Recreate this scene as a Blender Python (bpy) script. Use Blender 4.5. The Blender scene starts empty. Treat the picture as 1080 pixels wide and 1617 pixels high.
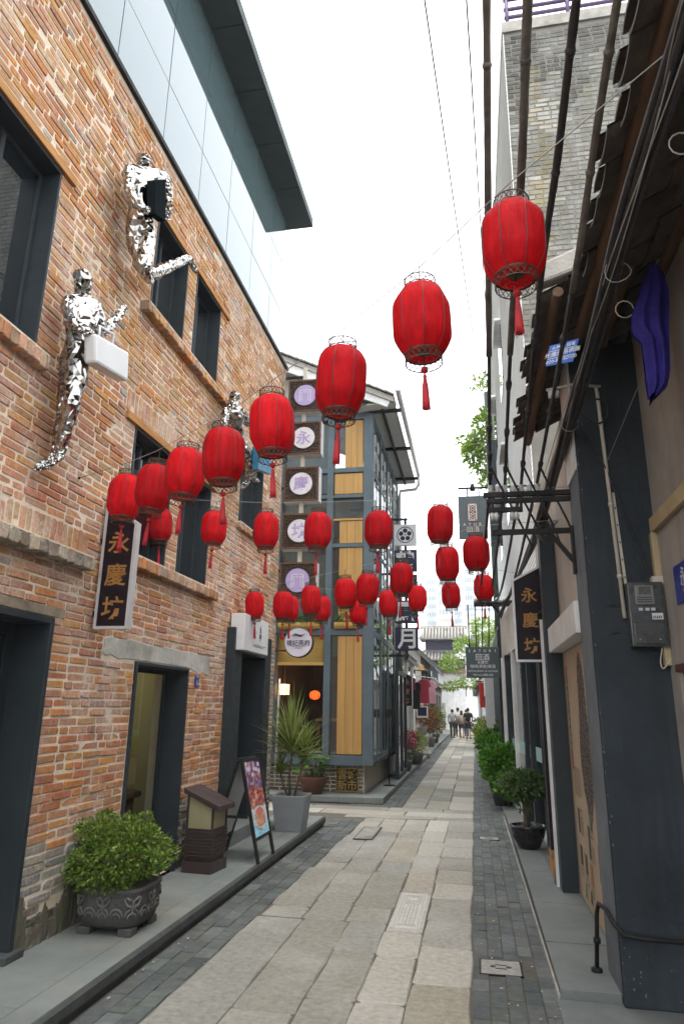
import bpy, bmesh, math, random
from mathutils import Vector, Matrix
SC = bpy.context.scene
COL = SC.collection
R = random.Random(7)
rad = math.radians

# ------------------------------------------------------------------ camera
EYE = Vector((0.0, 0.0, 1.65))
CAM_ROT = Matrix(((0.983, 0.038, 0.180), (0.183, -0.273, -0.944), (0.013, 0.961, -0.275)))
_y = CAM_ROT.col[1].normalized(); _z = CAM_ROT.col[2] - _y * _y.dot(CAM_ROT.col[2]); _z.normalize(); _x = _y.cross(_z)
CAM_ROT = Matrix((_x, _y, _z)).transposed()
cd = bpy.data.cameras.new('camera'); cam = bpy.data.objects.new('camera', cd); COL.objects.link(cam)
cd.sensor_fit = 'HORIZONTAL'; cd.sensor_width = 24.0; cd.lens = 24.0 * 1078 / 1080
cd.clip_start = 0.05; cd.clip_end = 2000
cam.matrix_world = Matrix.Translation(EYE) @ CAM_ROT.to_4x4()
SC.camera = cam

# ------------------------------------------------------------------ sky, sun, exposure (bright overcast)
SUN_EL, SUN_AZ = rad(72), rad(150)          # azimuth measured from +X towards +Y is 90 - AZ
w = bpy.data.worlds.new("World"); SC.world = w; w.use_nodes = True
nt = w.node_tree; nt.nodes.clear()
o_ = nt.nodes.new('ShaderNodeOutputWorld'); bg = nt.nodes.new('ShaderNodeBackground')
sk = nt.nodes.new('ShaderNodeTexSky'); sk.sky_type = 'NISHITA'; sk.sun_disc = False
sk.sun_elevation = SUN_EL; sk.sun_rotation = SUN_AZ; sk.dust_density = 4.0; sk.air_density = 1.0
mx = nt.nodes.new('ShaderNodeMix'); mx.data_type = 'RGBA'
mx.inputs[0].default_value = 0.88; mx.inputs[7].default_value = (12.6, 12.9, 13.2, 1)   # cloud cover, white
nt.links.new(sk.outputs[0], mx.inputs[6]); nt.links.new(mx.outputs[2], bg.inputs[0])
bg.inputs[1].default_value = 0.1; nt.links.new(bg.outputs[0], o_.inputs[0])
sl = bpy.data.lights.new('sun', 'SUN'); sl.energy = 0.8; sl.angle = rad(40); sl.color = (1, 0.96, 0.9)
sun = bpy.data.objects.new('sun', sl); COL.objects.link(sun)
SUN_DIR = Vector((math.cos(SUN_EL) * math.sin(SUN_AZ), math.cos(SUN_EL) * math.cos(SUN_AZ), math.sin(SUN_EL)))
sun.rotation_euler = SUN_DIR.to_track_quat('Z', 'Y').to_euler()
SC.view_settings.view_transform = 'Standard'; SC.view_settings.look = 'None'
SC.view_settings.gamma = 1; SC.view_settings.use_curve_mapping = False; SC.view_settings.exposure = 1.42
try:
    SC.cycles.max_bounces = 7; SC.cycles.transparent_max_bounces = 12; SC.cycles.use_denoising = True
    SC.cycles.caustics_reflective = False; SC.cycles.caustics_refractive = False
except Exception: pass

# ------------------------------------------------------------------ survey helpers: a sight line met with a real plane
def _ray(px, py): return CAM_ROT @ Vector((px - 540, 808.5 - py, -1078))
def onX(px, py, x): d = _ray(px, py); return EYE + d * (x / d.x)
def onY(px, py, y): d = _ray(px, py); return EYE + d * (y / d.y)
def onZ(px, py, z): d = _ray(px, py); return EYE + d * ((z - EYE.z) / d.z)

# ------------------------------------------------------------------ object helpers
ORG = {}
def props(o, label=None, cat=None, group=None, kind=None):
    if label: o['label'] = label
    if cat: o['category'] = cat
    if group: o['group'] = group
    if kind: o['kind'] = kind
    return o
def thing(name, label, cat, loc=(0, 0, 0), group=None):
    o = bpy.data.objects.new(name, None); COL.objects.link(o); o.location = loc; o.empty_display_size = .1
    ORG[o.name] = Vector(loc); return props(o, label, cat, group)
def structure(name, loc=(0, 0, 0)):
    o = bpy.data.objects.new(name, None); COL.objects.link(o); o.location = loc
    ORG[o.name] = Vector(loc); o['kind'] = 'structure'; return o
KIDS = {}
def link_child(o, parent):
    COL.objects.link(o)
    if parent is not None:
        o.parent = parent; ORG[o.name] = ORG[parent.name].copy(); KIDS.setdefault(parent.name, []).append(o)
    else: ORG[o.name] = Vector((0, 0, 0))
def copy_tree(o, parent=None):
    c = o.copy(); COL.objects.link(c); c.parent = parent
    for ch in KIDS.get(o.name, []): copy_tree(ch, c)
    return c

class MB:
    """collects polygons of one mesh"""
    def __init__(s): s.v = []; s.f = []; s.c = []; s.sm = []; s.col = (1, 1, 1)
    def face(s, idx, smooth=False, col=None): s.f.append(tuple(idx)); s.c.append(col or s.col); s.sm.append(smooth)
    def poly(s, pts, col=None):
        n = len(s.v); s.v += [tuple(p) for p in pts]; s.face(range(n, n + len(pts)), False, col); return s
    def hexa(s, p, col=None):
        n = len(s.v); s.v += [tuple(q) for q in p]
        for f in ((3, 2, 1, 0), (4, 5, 6, 7), (0, 1, 5, 4), (1, 2, 6, 5), (2, 3, 7, 6), (3, 0, 4, 7)): s.face([n + i for i in f], False, col)
        return s
    def box(s, x0, x1, y0, y1, z0, z1, col=None):
        x0, x1 = min(x0, x1), max(x0, x1); y0, y1 = min(y0, y1), max(y0, y1); z0, z1 = min(z0, z1), max(z0, z1)
        return s.hexa([(x0, y0, z0), (x1, y0, z0), (x1, y1, z0), (x0, y1, z0), (x0, y0, z1), (x1, y0, z1), (x1, y1, z1), (x0, y1, z1)], col)
    def bar(s, a, b, w, h, up=(0, 0, 1), col=None):
        a = Vector(a); b = Vector(b); d = (b - a).normalized(); u = Vector(up)
        if abs(d.dot(u)) > .98: u = Vector((1, 0, 0))
        sx = d.cross(u).normalized() * (w / 2); sz = sx.cross(d).normalized() * (h / 2)
        return s.hexa([a - sx - sz, a + sx - sz, b + sx - sz, b - sx - sz, a - sx + sz, a + sx + sz, b + sx + sz, b - sx + sz], col)
    def prism(s, pts, ext, col=None):
        """flat outline pushed along ext"""
        e = Vector(ext); n = len(s.v); k = len(pts)
        s.v += [tuple(p) for p in pts] + [tuple(Vector(p) + e) for p in pts]
        s.face([n + i for i in range(k)][::-1], False, col); s.face([n + k + i for i in range(k)], False, col)
        for i in range(k): j = (i + 1) % k; s.face((n + i, n + j, n + k + j, n + k + i), False, col)
        return s
    def tube(s, pts, r, n=6, cap=True, smooth=True, col=None):
        pts = [Vector(p) for p in pts]; k = len(pts); rr = r if isinstance(r, (list, tuple)) else [r] * k
        base = len(s.v); u = None
        for i, p in enumerate(pts):
            d = (pts[min(i + 1, k - 1)] - pts[max(i - 1, 0)])
            d = d.normalized() if d.length > 1e-9 else Vector((0, 0, 1))
            if u is None: u = d.orthogonal().normalized()
            else:
                u = (u - d * u.dot(d)); u = u.normalized() if u.length > 1e-6 else d.orthogonal().normalized()
            v = d.cross(u)
            for j in range(n): a = 2 * math.pi * j / n; s.v.append(tuple(p + (u * math.cos(a) + v * math.sin(a)) * rr[i]))
        for i in range(k - 1):
            for j in range(n): a = base + i * n + j; b = base + i * n + (j + 1) % n; s.face((a, b, b + n, a + n), smooth, col)
        if cap:
            s.face([base + j for j in range(n)][::-1], False, col); s.face([base + (k - 1) * n + j for j in range(n)], False, col)
        return s
    def lathe(s, prof, n=16, c=(0, 0, 0), smooth=True, sq=None, cap=True, col=None, rot=0.0):
        """prof: (radius, z) from bottom to top; sq: power for a squared-off plan"""
        base = len(s.v)
        for r, z in prof:
            for j in range(n):
                a = 2 * math.pi * (j + rot) / n; x, y = math.cos(a), math.sin(a)
                if sq: m = (abs(x) ** sq + abs(y) ** sq) ** (-1 / sq); x *= m; y *= m
                s.v.append((c[0] + r * x, c[1] + r * y, c[2] + z))
        for i in range(len(prof) - 1):
            for j in range(n): a = base + i * n + j; b = base + i * n + (j + 1) % n; s.face((a, b, b + n, a + n), smooth, col)
        if cap:
            s.face([base + j for j in range(n)][::-1], False, col); s.face([base + (len(prof) - 1) * n + j for j in range(n)], False, col)
        return s
    def ball(s, c, r, n=8, m=6, sc=(1, 1, 1), col=None):
        return s.lathe_sc([(r * math.sin(math.pi * i / m), -r * math.cos(math.pi * i / m)) for i in range(m + 1)], n, c, sc, col)
    def lathe_sc(s, prof, n, c, sc, col):
        b = len(s.v); s.lathe(prof, n, (0, 0, 0), True, None, False, col)
        for i in range(b, len(s.v)): x, y, z = s.v[i]; s.v[i] = (c[0] + x * sc[0], c[1] + y * sc[1], c[2] + z * sc[2])
        return s
    def mesh(s, name, mat, org=Vector((0, 0, 0))):
        m = bpy.data.meshes.new(name)
        m.from_pydata([(a - org.x, b - org.y, c - org.z) for a, b, c in s.v], [], s.f)
        m.polygons.foreach_set('use_smooth', s.sm)
        if any(c != (1, 1, 1) for c in s.c):
            at = m.attributes.new('tint', 'FLOAT_COLOR', 'CORNER'); buf = []
            for p, c in zip(m.polygons, s.c): buf += [c[0], c[1], c[2], 1.0] * p.loop_total
            at.data.foreach_set('color', buf)
        if mat is not None: m.materials.append(mat)
        m.update(); return m
    def build(s, name, mat, parent=None, bevel=0, label=None, cat=None, group=None, kind=None):
        org = ORG[parent.name] if parent is not None else Vector((0, 0, 0))
        o = bpy.data.objects.new(name, s.mesh(name, mat, org)); link_child(o, parent)
        if bevel: b = o.modifiers.new('edge', 'BEVEL'); b.width = bevel; b.segments = 2; b.limit_method = 'ANGLE'
        return props(o, label, cat, group, kind)

def text_mb(body, size, origin, right, up, mb=None, center=True, col=None, off=0.0, stretch=1.0, bold=0.0):
    """flat lettering as faces standing on a plane"""
    c = bpy.data.curves.new('lettering', 'FONT'); c.body = body; c.size = 1; c.resolution_u = 2; c.offset = bold
    o = bpy.data.objects.new('lettering', c); COL.objects.link(o)
    m = bpy.data.meshes.new_from_object(o.evaluated_get(bpy.context.evaluated_depsgraph_get()))
    COL.objects.unlink(o); bpy.data.objects.remove(o)
    mb = mb or MB(); b = len(mb.v)
    xs = [v.co.x for v in m.vertices]; ys = [v.co.y for v in m.vertices]
    if not xs: return mb
    cx = (min(xs) + max(xs)) / 2; cy = (min(ys) + max(ys)) / 2
    if not center: cx = cy = 0
    rt = Vector(right).normalized(); u = Vector(up).normalized(); nn = rt.cross(u); O = Vector(origin) + nn * off
    for v in m.vertices: mb.v.append(tuple(O + rt * ((v.co.x - cx) * size * stretch) + u * ((v.co.y - cy) * size)))
    for p in m.polygons: mb.face([b + i for i in p.vertices], False, col)
    bpy.data.meshes.remove(m); return mb

# ------------------------------------------------------------------ materials
def mat(name, c1, c2=None, scale=6.0, rough=.7, bump=0.0, bscale=40.0, metal=0.0, spec=.5, tint=False, lime=0.0, detail=6.0,
        vari=0.0, stretch=None, trans=0.0, emit=None, estr=0.0, pits=0.0, coat=0.0, c3=None, streak=0.0, grime=0.0):
    m = bpy.data.materials.new(name); m.use_nodes = True; t = m.node_tree; N = t.nodes; L = t.links
    p = N['Principled BSDF']; out = N['Material Output']
    geo = N.new('ShaderNodeNewGeometry'); pos = geo.outputs['Position']
    if stretch:
        mp = N.new('ShaderNodeMapping'); mp.inputs['Scale'].default_value = stretch; L.new(pos, mp.inputs[0]); vec = mp.outputs[0]
    else: vec = pos
    def noise(sc, d=detail, v=vec, ro=.55):
        n = N.new('ShaderNodeTexNoise'); n.inputs['Scale'].default_value = sc; n.inputs['Detail'].default_value = d
        n.inputs['Roughness'].default_value = ro; L.new(v, n.inputs['Vector']); return n.outputs[0]
    def ramp(x, a, b, lo=0.0, hi=1.0):
        r = N.new('ShaderNodeMapRange'); r.inputs[1].default_value = a; r.inputs[2].default_value = b
        r.inputs[3].default_value = lo; r.inputs[4].default_value = hi; L.new(x, r.inputs[0]); return r.outputs[0]
    def mix(f, a, b, mode='MIX'):
        x = N.new('ShaderNodeMix'); x.data_type = 'RGBA'; x.blend_type = mode
        for sock, val in ((0, f), (6, a), (7, b)):
            if hasattr(val, 'is_linked') or hasattr(val, 'links'): L.new(val, x.inputs[sock])
            elif sock == 0: x.inputs[0].default_value = val
            else: x.inputs[sock].default_value = (*val, 1)
        return x.outputs[2]
    c2 = c2 or tuple(v * .8 for v in c1)
    base = mix(ramp(noise(scale), .32, .68), c1, c2)
    if c3: base = mix(ramp(noise(scale * .37), .55, .7), base, c3)
    if tint:
        at = N.new('ShaderNodeAttribute'); at.attribute_name = 'tint'
        base = mix(1.0, at.outputs['Color'], base, 'MULTIPLY')
    if vari:
        oi = N.new('ShaderNodeObjectInfo'); v = ramp(oi.outputs['Random'], 0, 1, 1 - vari, 1 + vari)
        cv = N.new('ShaderNodeCombineColor'); [L.new(v, cv.inputs[i]) for i in range(3)]
        base = mix(1.0, base, cv.outputs[0], 'MULTIPLY')
    if streak:
        mp2 = N.new('ShaderNodeMapping'); mp2.inputs['Scale'].default_value = (5, 5, .35); L.new(pos, mp2.inputs[0])
        f = ramp(noise(1.3, 8, mp2.outputs[0], .65), .5, .72, 0, streak); base = mix(f, base, tuple(v * .35 for v in c1))
    if grime: base = mix(ramp(noise(1.1, 9, pos, .7), .48, .75, 0, grime), base, tuple(v * .45 for v in c1))
    if lime:
        a = ramp(noise(2.2, 10, pos, .68), .47, .63); b = ramp(noise(38, 5, pos, .6), .36, .66)
        mm = N.new('ShaderNodeMath'); mm.operation = 'MULTIPLY'; L.new(a, mm.inputs[0]); L.new(b, mm.inputs[1])
        m2 = N.new('ShaderNodeMath'); m2.operation = 'MULTIPLY'; L.new(mm.outputs[0], m2.inputs[0]); m2.inputs[1].default_value = lime
        base = mix(m2.outputs[0], base, (.66, .59, .53))
    if pits:
        base = mix(ramp(noise(95, 3, pos, .5), .60, .72, 0, pits), base, tuple(v * .35 for v in c1))
    L.new(base, p.inputs['Base Color'])
    p.inputs['Roughness'].default_value = rough; p.inputs['Metallic'].default_value = metal
    p.inputs['Specular IOR Level'].default_value = spec
    if rough > .15:
        L.new(ramp(noise(scale * 1.7 + 3, 4), .3, .7, max(.05, rough - .1), min(1, rough + .1)), p.inputs['Roughness'])
    if coat: p.inputs['Coat Weight'].default_value = coat
    if bump:
        bn = N.new('ShaderNodeBump'); bn.inputs['Strength'].default_value = min(1, bump); bn.inputs['Distance'].default_value = .01
        L.new(noise(bscale, 6, vec, .65), bn.inputs['Height']); L.new(bn.outputs[0], p.inputs['Normal'])
    if emit:
        p.inputs['Emission Color'].default_value = (*emit, 1); p.inputs['Emission Strength'].default_value = estr
    if trans:
        tr = N.new('ShaderNodeBsdfTranslucent'); L.new(base, tr.inputs[0]); ms = N.new('ShaderNodeMixShader'); ms.inputs[0].default_value = trans
        L.new(p.outputs[0], ms.inputs[1]); L.new(tr.outputs[0], ms.inputs[2]); L.new(ms.outputs[0], out.inputs[0])
    return m

def glass(name, tint=(.75, .8, .8), clear=.75, rough=.02, boost=1.0, base=None):
    """thin sheet of glass: see-through with a reflection that grows at grazing angles"""
    m = bpy.data.materials.new(name); m.use_nodes = True; t = m.node_tree; N = t.nodes; L = t.links; N.clear()
    out = N.new('ShaderNodeOutputMaterial'); g = N.new('ShaderNodeBsdfGlossy'); g.inputs['Roughness'].default_value = rough
    g.inputs[0].default_value = (.95, .97, 1, 1)
    if base is None: tr = N.new('ShaderNodeBsdfTransparent'); tr.inputs[0].default_value = (*tint, 1)
    else: tr = N.new('ShaderNodeBsdfDiffuse'); tr.inputs[0].default_value = (*base, 1)
    fr = N.new('ShaderNodeFresnel'); fr.inputs[0].default_value = 1.52
    mu = N.new('ShaderNodeMath'); mu.operation = 'MULTIPLY_ADD'; mu.use_clamp = True; L.new(fr.outputs[0], mu.inputs[0])
    mu.inputs[1].default_value = boost; mu.inputs[2].default_value = 1 - clear if base is None else .0
    ge = N.new('ShaderNodeNewGeometry'); iv = N.new('ShaderNodeMath'); iv.operation = 'SUBTRACT'; iv.inputs[0].default_value = 1; L.new(ge.outputs['Backfacing'], iv.inputs[1])
    m3 = N.new('ShaderNodeMath'); m3.operation = 'MULTIPLY'; L.new(mu.outputs[0], m3.inputs[0]); L.new(iv.outputs[0], m3.inputs[1])   # the far face of the sheet adds no mirror
    ms = N.new('ShaderNodeMixShader'); L.new(m3.outputs[0], ms.inputs[0]); L.new(tr.outputs[0], ms.inputs[1]); L.new(g.outputs[0], ms.inputs[2])
    L.new(ms.outputs[0], out.inputs[0]); return m

M = {}
M['slate'] = mat('slate_paint', (.024, .033, .039), (.017, .024, .029), 4, .55, .15, 60, streak=.3, grime=.3, spec=.35)
M['slate_light'] = mat('blue_grey_paint', (.10, .135, .16), (.075, .105, .125), 3, .5, .12, 60, grime=.4, spec=.35)
M['pier'] = mat('slate_wall_paint', (.045, .056, .066), (.026, .034, .041), 1.5, .8, .9, 18, grime=.65, streak=.6, c3=(.080, .088, .095), spec=.25)
M['mortar'] = mat('lime_mortar', (.74, .64, .52), (.62, .51, .39), 5, .95, .9, 45, c3=(.50, .37, .24), grime=.3, streak=.25)
M['brick'] = mat('old_brick', (1.12, 1.08, 1.05), (.74, .70, .68), 26, .92, .95, 70, tint=True, lime=.7, grime=.34, streak=.38)
M['grey_brick'] = mat('grey_brick', (1.05, 1.05, 1.03), (.68, .69, .68), 9, .92, .7, 60, tint=True, streak=.55, grime=.45)
M['moss'] = mat('mossy_render', (.13, .115, .085), (.07, .066, .045), 5, .95, 1, 30, c3=(.09, .10, .035))
M['patch'] = mat('cement_patch', (.56, .54, .49), (.40, .385, .35), 6, .95, .8, 35, c3=(.30, .285, .25), pits=.5, grime=.4)
M['grey_mortar'] = mat('grey_mortar', (.21, .205, .18), (.16, .155, .14), 5, .95, .7, 45, grime=.3)
M['concrete'] = mat('old_concrete', (.42, .40, .36), (.28, .27, .24), 5, .9, .6, 40, c3=(.18, .17, .15), pits=.4)
M['granite'] = mat('granite', (1.06, 1.04, .99), (.72, .71, .68), 22, .85, .9, 50, tint=True, pits=.75, grime=.58)
M['joint'] = mat('dirt_joint', (.13, .118, .098), (.085, .077, .064), 9, .95, .8, 50)
M['paver'] = mat('slate_paver', (.98, 1.0, .98), (.68, .70, .70), 16, .8, .5, 60, tint=True, grime=.25)
M['platform'] = mat('platform_stone', (.195, .215, .205), (.145, .162, .156), 1.8, .8, .5, 50, c3=(.225, .215, .18), grime=.6, pits=.3)
M['kerb'] = mat('kerb_stone', (.065, .072, .069), (.042, .046, .044), 6, .8, .6, 40, grime=.4)
M['steel'] = mat('black_steel', (.010, .011, .012), (.022, .020, .018), 9, .6, .2, 60, spec=.2)
M['black'] = mat('black_rubber', (.010, .018, .02), (.03, .03, .03), 9, .6, .2, 50)
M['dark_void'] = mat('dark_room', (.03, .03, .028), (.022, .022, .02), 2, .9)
M['white_paint'] = mat('white_paint', (.74, .74, .73), (.62, .62, .61), 4, .7, .15, 50, grime=.2, streak=.2)
M['beige'] = mat('beige_plaster', (.52, .47, .40), (.42, .38, .33), 1.8, .9, .45, 35, grime=.5, streak=.45)
M['grey_plaster'] = mat('grey_plaster', (.36, .335, .30), (.27, .25, .225), 1.5, .9, .5, 30, grime=.55, streak=.35)
M['wood_dark'] = mat('dark_wood', (.16, .085, .045), (.075, .042, .025), 5, .8, .5, 30, stretch=(6, .5, 6))
M['wood_panel'] = mat('golden_wood', (.48, .275, .08), (.38, .205, .055), 2, .5, .2, 40, stretch=(6, 6, .25), grime=.3)
M['wood_orange'] = mat('orange_wood', (.50, .24, .07), (.30, .14, .045), 4, .8, .4, 30, stretch=(6, .6, 6))
M['roof_tile'] = mat('old_roof_tile', (.085, .068, .055), (.04, .034, .03), 9, .95, .8, 40, vari=.3)
M['red'] = mat('red_fabric', (.76, .012, .020), (.52, .006, .012), 34, .6, .6, 90, spec=.15, trans=.5, stretch=(1, 1, .25), vari=.14, grime=.12)
M['red_rib'] = mat('red_rib', (.10, .004, .007), None, 20, .5)
M['tassel'] = mat('red_thread', (.50, .008, .018), (.30, .005, .012), 90, .6, .5, 200, stretch=(1, 1, .08))
M['filigree'] = mat('bronze_filigree', (.10, .055, .035), (.05, .03, .022), 40, .5, metal=.3)
M['chrome'] = mat('mirror_steel', (.44, .425, .405), (.34, .33, .315), 3, .08, metal=1.0)
M['white_plastic'] = mat('white_plastic', (.70, .71, .72), (.64, .65, .66), 3, .35)
M['pvc'] = mat('pvc_pipe', (.58, .54, .45), (.48, .44, .36), 5, .5, .1, 40, grime=.3)
M['yellow_trim'] = mat('yellowed_trunking', (.48, .38, .22), (.36, .28, .16), 4, .7, .2, 40, grime=.4)
M['signblack'] = mat('black_lacquer', (.010, .005, .009), (.014, .008, .012), 5, .5, spec=.2)
M['gold'] = mat('gold_paint', (.40, .20, .05), (.30, .14, .035), 20, .5, metal=.25)
M['alu'] = mat('brushed_alu', (.60, .60, .61), (.52, .52, .53), 9, .4, metal=.35)
M['tint'] = mat('printed_ink', (1, 1, 1), (.94, .94, .94), 12, .6, tint=True)
M['win_glass'] = glass('window_glass', base=(.010, .014, .016), boost=2.4)
M['clear_glass'] = glass('shop_glass', (.80, .84, .82), .93, boost=1.0)
M['leaf'] = mat('leaf', (1.12, 1.1, 1.0), (.72, .78, .62), 30, .42, tint=True, trans=.4)
M['bark'] = mat('bark', (.16, .12, .085), (.08, .06, .045), 20, .9, .8, 60)
M['skin'] = mat('skin', (.45, .27, .19), None, 10, .6)
M['hair'] = mat('hair', (.012, .010, .009), None, 30, .6)

# ================================================================== GROUND
def jit(c, a=.1, rnd=R, ch=.25):
    k = 1 + rnd.uniform(-a, a); return tuple(max(0, v * k * (1 + rnd.uniform(-a * ch, a * ch))) for v in c)

MB().box(-250, 250, -120, 420, -.3, -.03).build('ground', M['joint'], None, kind='structure')

def stone_outline(x0, x1, y0, y1, r, wob=.009):
    """rounded, slightly uneven outline in plan"""
    pts = []
    for cx, cy, a0 in ((x1 - r, y1 - r, 0), (x0 + r, y1 - r, 90), (x0 + r, y0 + r, 180), (x1 - r, y0 + r, 270)):
        for k in range(3):
            a = rad(a0 + 45 * k); pts.append((cx + r * math.cos(a) + R.uniform(-wob, wob), cy + r * math.sin(a) + R.uniform(-wob, wob)))
    # break the long sides
    out = []
    for i, p in enumerate(pts):
        q = pts[(i + 1) % len(pts)]; out.append(p); L = math.hypot(q[0] - p[0], q[1] - p[1])
        if L > .3:
            for k in range(1, int(L / .2)): t = k / int(L / .2); out.append((p[0] + (q[0] - p[0]) * t + R.uniform(-wob, wob), p[1] + (q[1] - p[1]) * t + R.uniform(-wob, wob)))
    return out
def stone(mb, outl, zt, th, ch=.008, col=None, tilt=(0, 0)):
    n = len(outl); cx = sum(p[0] for p in outl) / n; cy = sum(p[1] for p in outl) / n; b = len(mb.v)
    for sc, dz in ((1, -th), (1, -ch), (None, 0)):
        for x, y in outl:
            if sc is None:
                d = math.hypot(x - cx, y - cy); k = max(0, 1 - ch * 1.3 / d); x = cx + (x - cx) * k; y = cy + (y - cy) * k
            mb.v.append((x, y, zt + dz + (x - cx) * tilt[0] + (y - cy) * tilt[1]))
    for l in (0, 1):
        for i in range(n): j = (i + 1) % n; mb.face((b + l * n + i, b + l * n + j, b + (l + 1) * n + j, b + (l + 1) * n + i), False, col)
    mb.face([b + 2 * n + i for i in range(n)], False, col)

def edge_left(y): return -1.85 + (.12 * (y - 4) / 7 if y < 11 else .12)
street = structure('street')
MB().box(-2.25, .47, -1.5, 60, -.2, -.008).box(-12, -2.25, 10.7, 12.95, -.2, -.008).build('bedding', M['joint'], street)
TAN = [(.315, .305, .265), (.30, .292, .258), (.33, .315, .27), (.285, .28, .255), (.32, .315, .285), (.31, .288, .235), (.265, .265, .245)]
PALE = [(.43, .41, .37), (.40, .37, .32), (.46, .44, .40)]
slabs = []
def slab(x0, x1, y0, y1, pal=TAN, r=None):
    mb = MB(); g = .004
    stone(mb, stone_outline(x0 + g, x1 - g, y0 + g, y1 - g, r or R.uniform(.012, .045)), R.uniform(-.003, .005), .10, R.uniform(.006, .012), jit(R.choice(pal), .12, ch=.04), (R.uniform(-.006, .006), R.uniform(-.004, .004)))
    slabs.append(mb)
# near part: five runs of granite
y = .1
while y < 11.4:                                    # left runs: the number and width of the stones change every couple of metres
    y1 = min(11.45, y + R.uniform(1.5, 2.6)); y1 = 11.45 if y1 > 10.9 else y1
    n_ = R.choice([2, 3, 3]); e_ = edge_left((y + y1) / 2); w_ = [R.uniform(.8, 1.25) for _ in range(n_)]; xs_ = [e_]
    for q in w_: xs_.append(xs_[-1] + (-.745 - e_) * q / sum(w_))
    for a_, b_ in zip(xs_, xs_[1:]):
        c_ = [y] + sorted(y + (y1 - y) * (k_ + R.uniform(.3, .7)) / 2 for k_ in range(2))[:R.choice([0, 1, 1, 2])] + [y1]
        for p_, q_ in zip(c_, c_[1:]): slab(a_, b_, p_, q_, TAN + (PALE[1:2] if R.random() < .15 else []))
    y = y1
cols = [(-1.85, -1.44), (-1.44, -1.10), (-1.10, -.745), (-.745, -.45), (-.45, -.08)]
for ci, (a, b) in list(enumerate(cols))[3:]:
    y = .2 - R.uniform(0, .5)
    cuts = {3: [5.90, 7.08]}.get(ci)
    while y < 11.45:
        L = R.uniform(.55, 1.25) if ci != 4 else R.uniform(.48, .75)
        if ci == 3: L = R.uniform(.7, .95)
        y1 = y + L
        if cuts and y < cuts[0] < y1 + .4: y1 = cuts[0]
        if y1 > 11.05: y1 = 11.45
        aa = edge_left((y + y1) / 2) if ci == 0 else a
        if cuts and abs(y - cuts[0]) < .01: y1 = cuts[1]; slab_skip = True
        else: slab_skip = False
        if not slab_skip: slab(aa, b, y, y1, PALE if (ci == 3 or (ci == 4 and R.random() < .55)) else TAN + (PALE if R.random() < .1 else []))
        y = y1
# cross bands where the side lane comes in
y = 11.46
for wd in (.30, .48, .42):
    x = -11 + R.random()
    while x < -.09:
        x1 = min(-.08, x + R.uniform(.8, 1.5)); x1 = -.08 if x1 > -.5 else x1
        if not (wd == .30 and x1 < -1.9): slab(x, x1, y, y + wd, PALE if wd == .48 else TAN)
        x = x1
    y += wd
# far part
for a, b in ((-1.30, -.90), (-.90, -.50), (-.50, -.08)):
    y = 12.68
    while y < 58: L = R.uniform(.7, 1.3) + (y - 12) * .012; slab(a, b, y, y + L, TAN + PALE + PALE); y += L
slabs.sort(key=lambda m: m.v[0][1]); rest = MB()
for m in slabs[:298]: m.build('paving_stone', M['granite'], street)
def merge(dst, m):
    b = len(dst.v); dst.v += m.v; dst.f += [tuple(b + i for i in f) for f in m.f]; dst.c += m.c; dst.sm += m.sm
for m in slabs[298:]: merge(rest, m)
if rest.v: rest.build('distant_paving_stones', M['granite'], street, kind='stuff')

# strips of small dark pavers either side
def strip(name, runs, bw, bl, pal):
    st = structure(name); L = []
    for fx0, fx1, y0, y1 in runs:
        y = y0; row = 0
        n0 = max(1, round((fx1(y0) - fx0(y0)) / bw))
        offs = [R.random() * bl for _ in range(n0)]
        for k in range(n0):
            y = y0 - offs[k]
            while y < y1:
                l = bl * R.uniform(.92, 1.08); ya, yb = max(y, y0), min(y + l, y1)
                if yb - ya > .03:
                    ym = (ya + yb) / 2; a = fx0(ym); wd = (fx1(ym) - a) / n0
                    if wd > .02:
                        mb = MB(); g = .0028; x0 = a + wd * k
                        stone(mb, [(x0 + g, ya + g), (x0 + wd - g, ya + g), (x0 + wd - g, yb - g), (x0 + g, yb - g)][::1], R.uniform(-.004, .003), .05, .004, jit(R.choice(pal), .16), (R.uniform(-.03, .03), R.uniform(-.015, .015)))
                        L.append((ym, x0, mb))
                y += l
    return st, L
DARK = [(.115, .128, .125), (.095, .105, .103), (.135, .145, .140), (.105, .112, .10), (.085, .096, .098)]
st, L = strip('footpath', [(lambda y: -.075, lambda y: .43 if y < 11 else .43 - (y - 11) * .012, .3, 45)], .1, .2, DARK)
MB().box(-.076, .44, .2, 45, -.06, -.010).build('bedding', M['joint'], st)
L = [q for q in L if not (5.13 < q[0] < 5.47 and -.06 < q[1] < .24) and not (9.98 < q[0] < 10.22 and -.02 < q[1] < .26)]
L.sort(key=lambda q: abs(q[0] - 5.6)); rest = MB()
for q in L[:299]: q[2].build('paver', M['paver'], st)
for q in L[299:]: merge(rest, q[2])
rest.build('distant_pavers', M['paver'], st, kind='stuff')
st, L = strip('gutter', [(lambda y: -2.195, edge_left, .3, 11.2), (lambda y: -1.66, lambda y: -1.31, 12.7, 45)], .1, .2, [tuple(v * .85 for v in c) for c in DARK])
MB().box(-2.2, -1.72, .2, 11.2, -.06, -.010).box(-1.67, -1.30, 12.7, 45, -.06, -.011).build('bedding', M['joint'], st)
L.sort(key=lambda q: abs(q[0] - 5.6)); rest = MB()
for q in L[:299]: q[2].build('paver', M['paver'], st)
for q in L[299:]: merge(rest, q[2])
rest.build('distant_pavers', M['paver'], st, kind='stuff')

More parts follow.
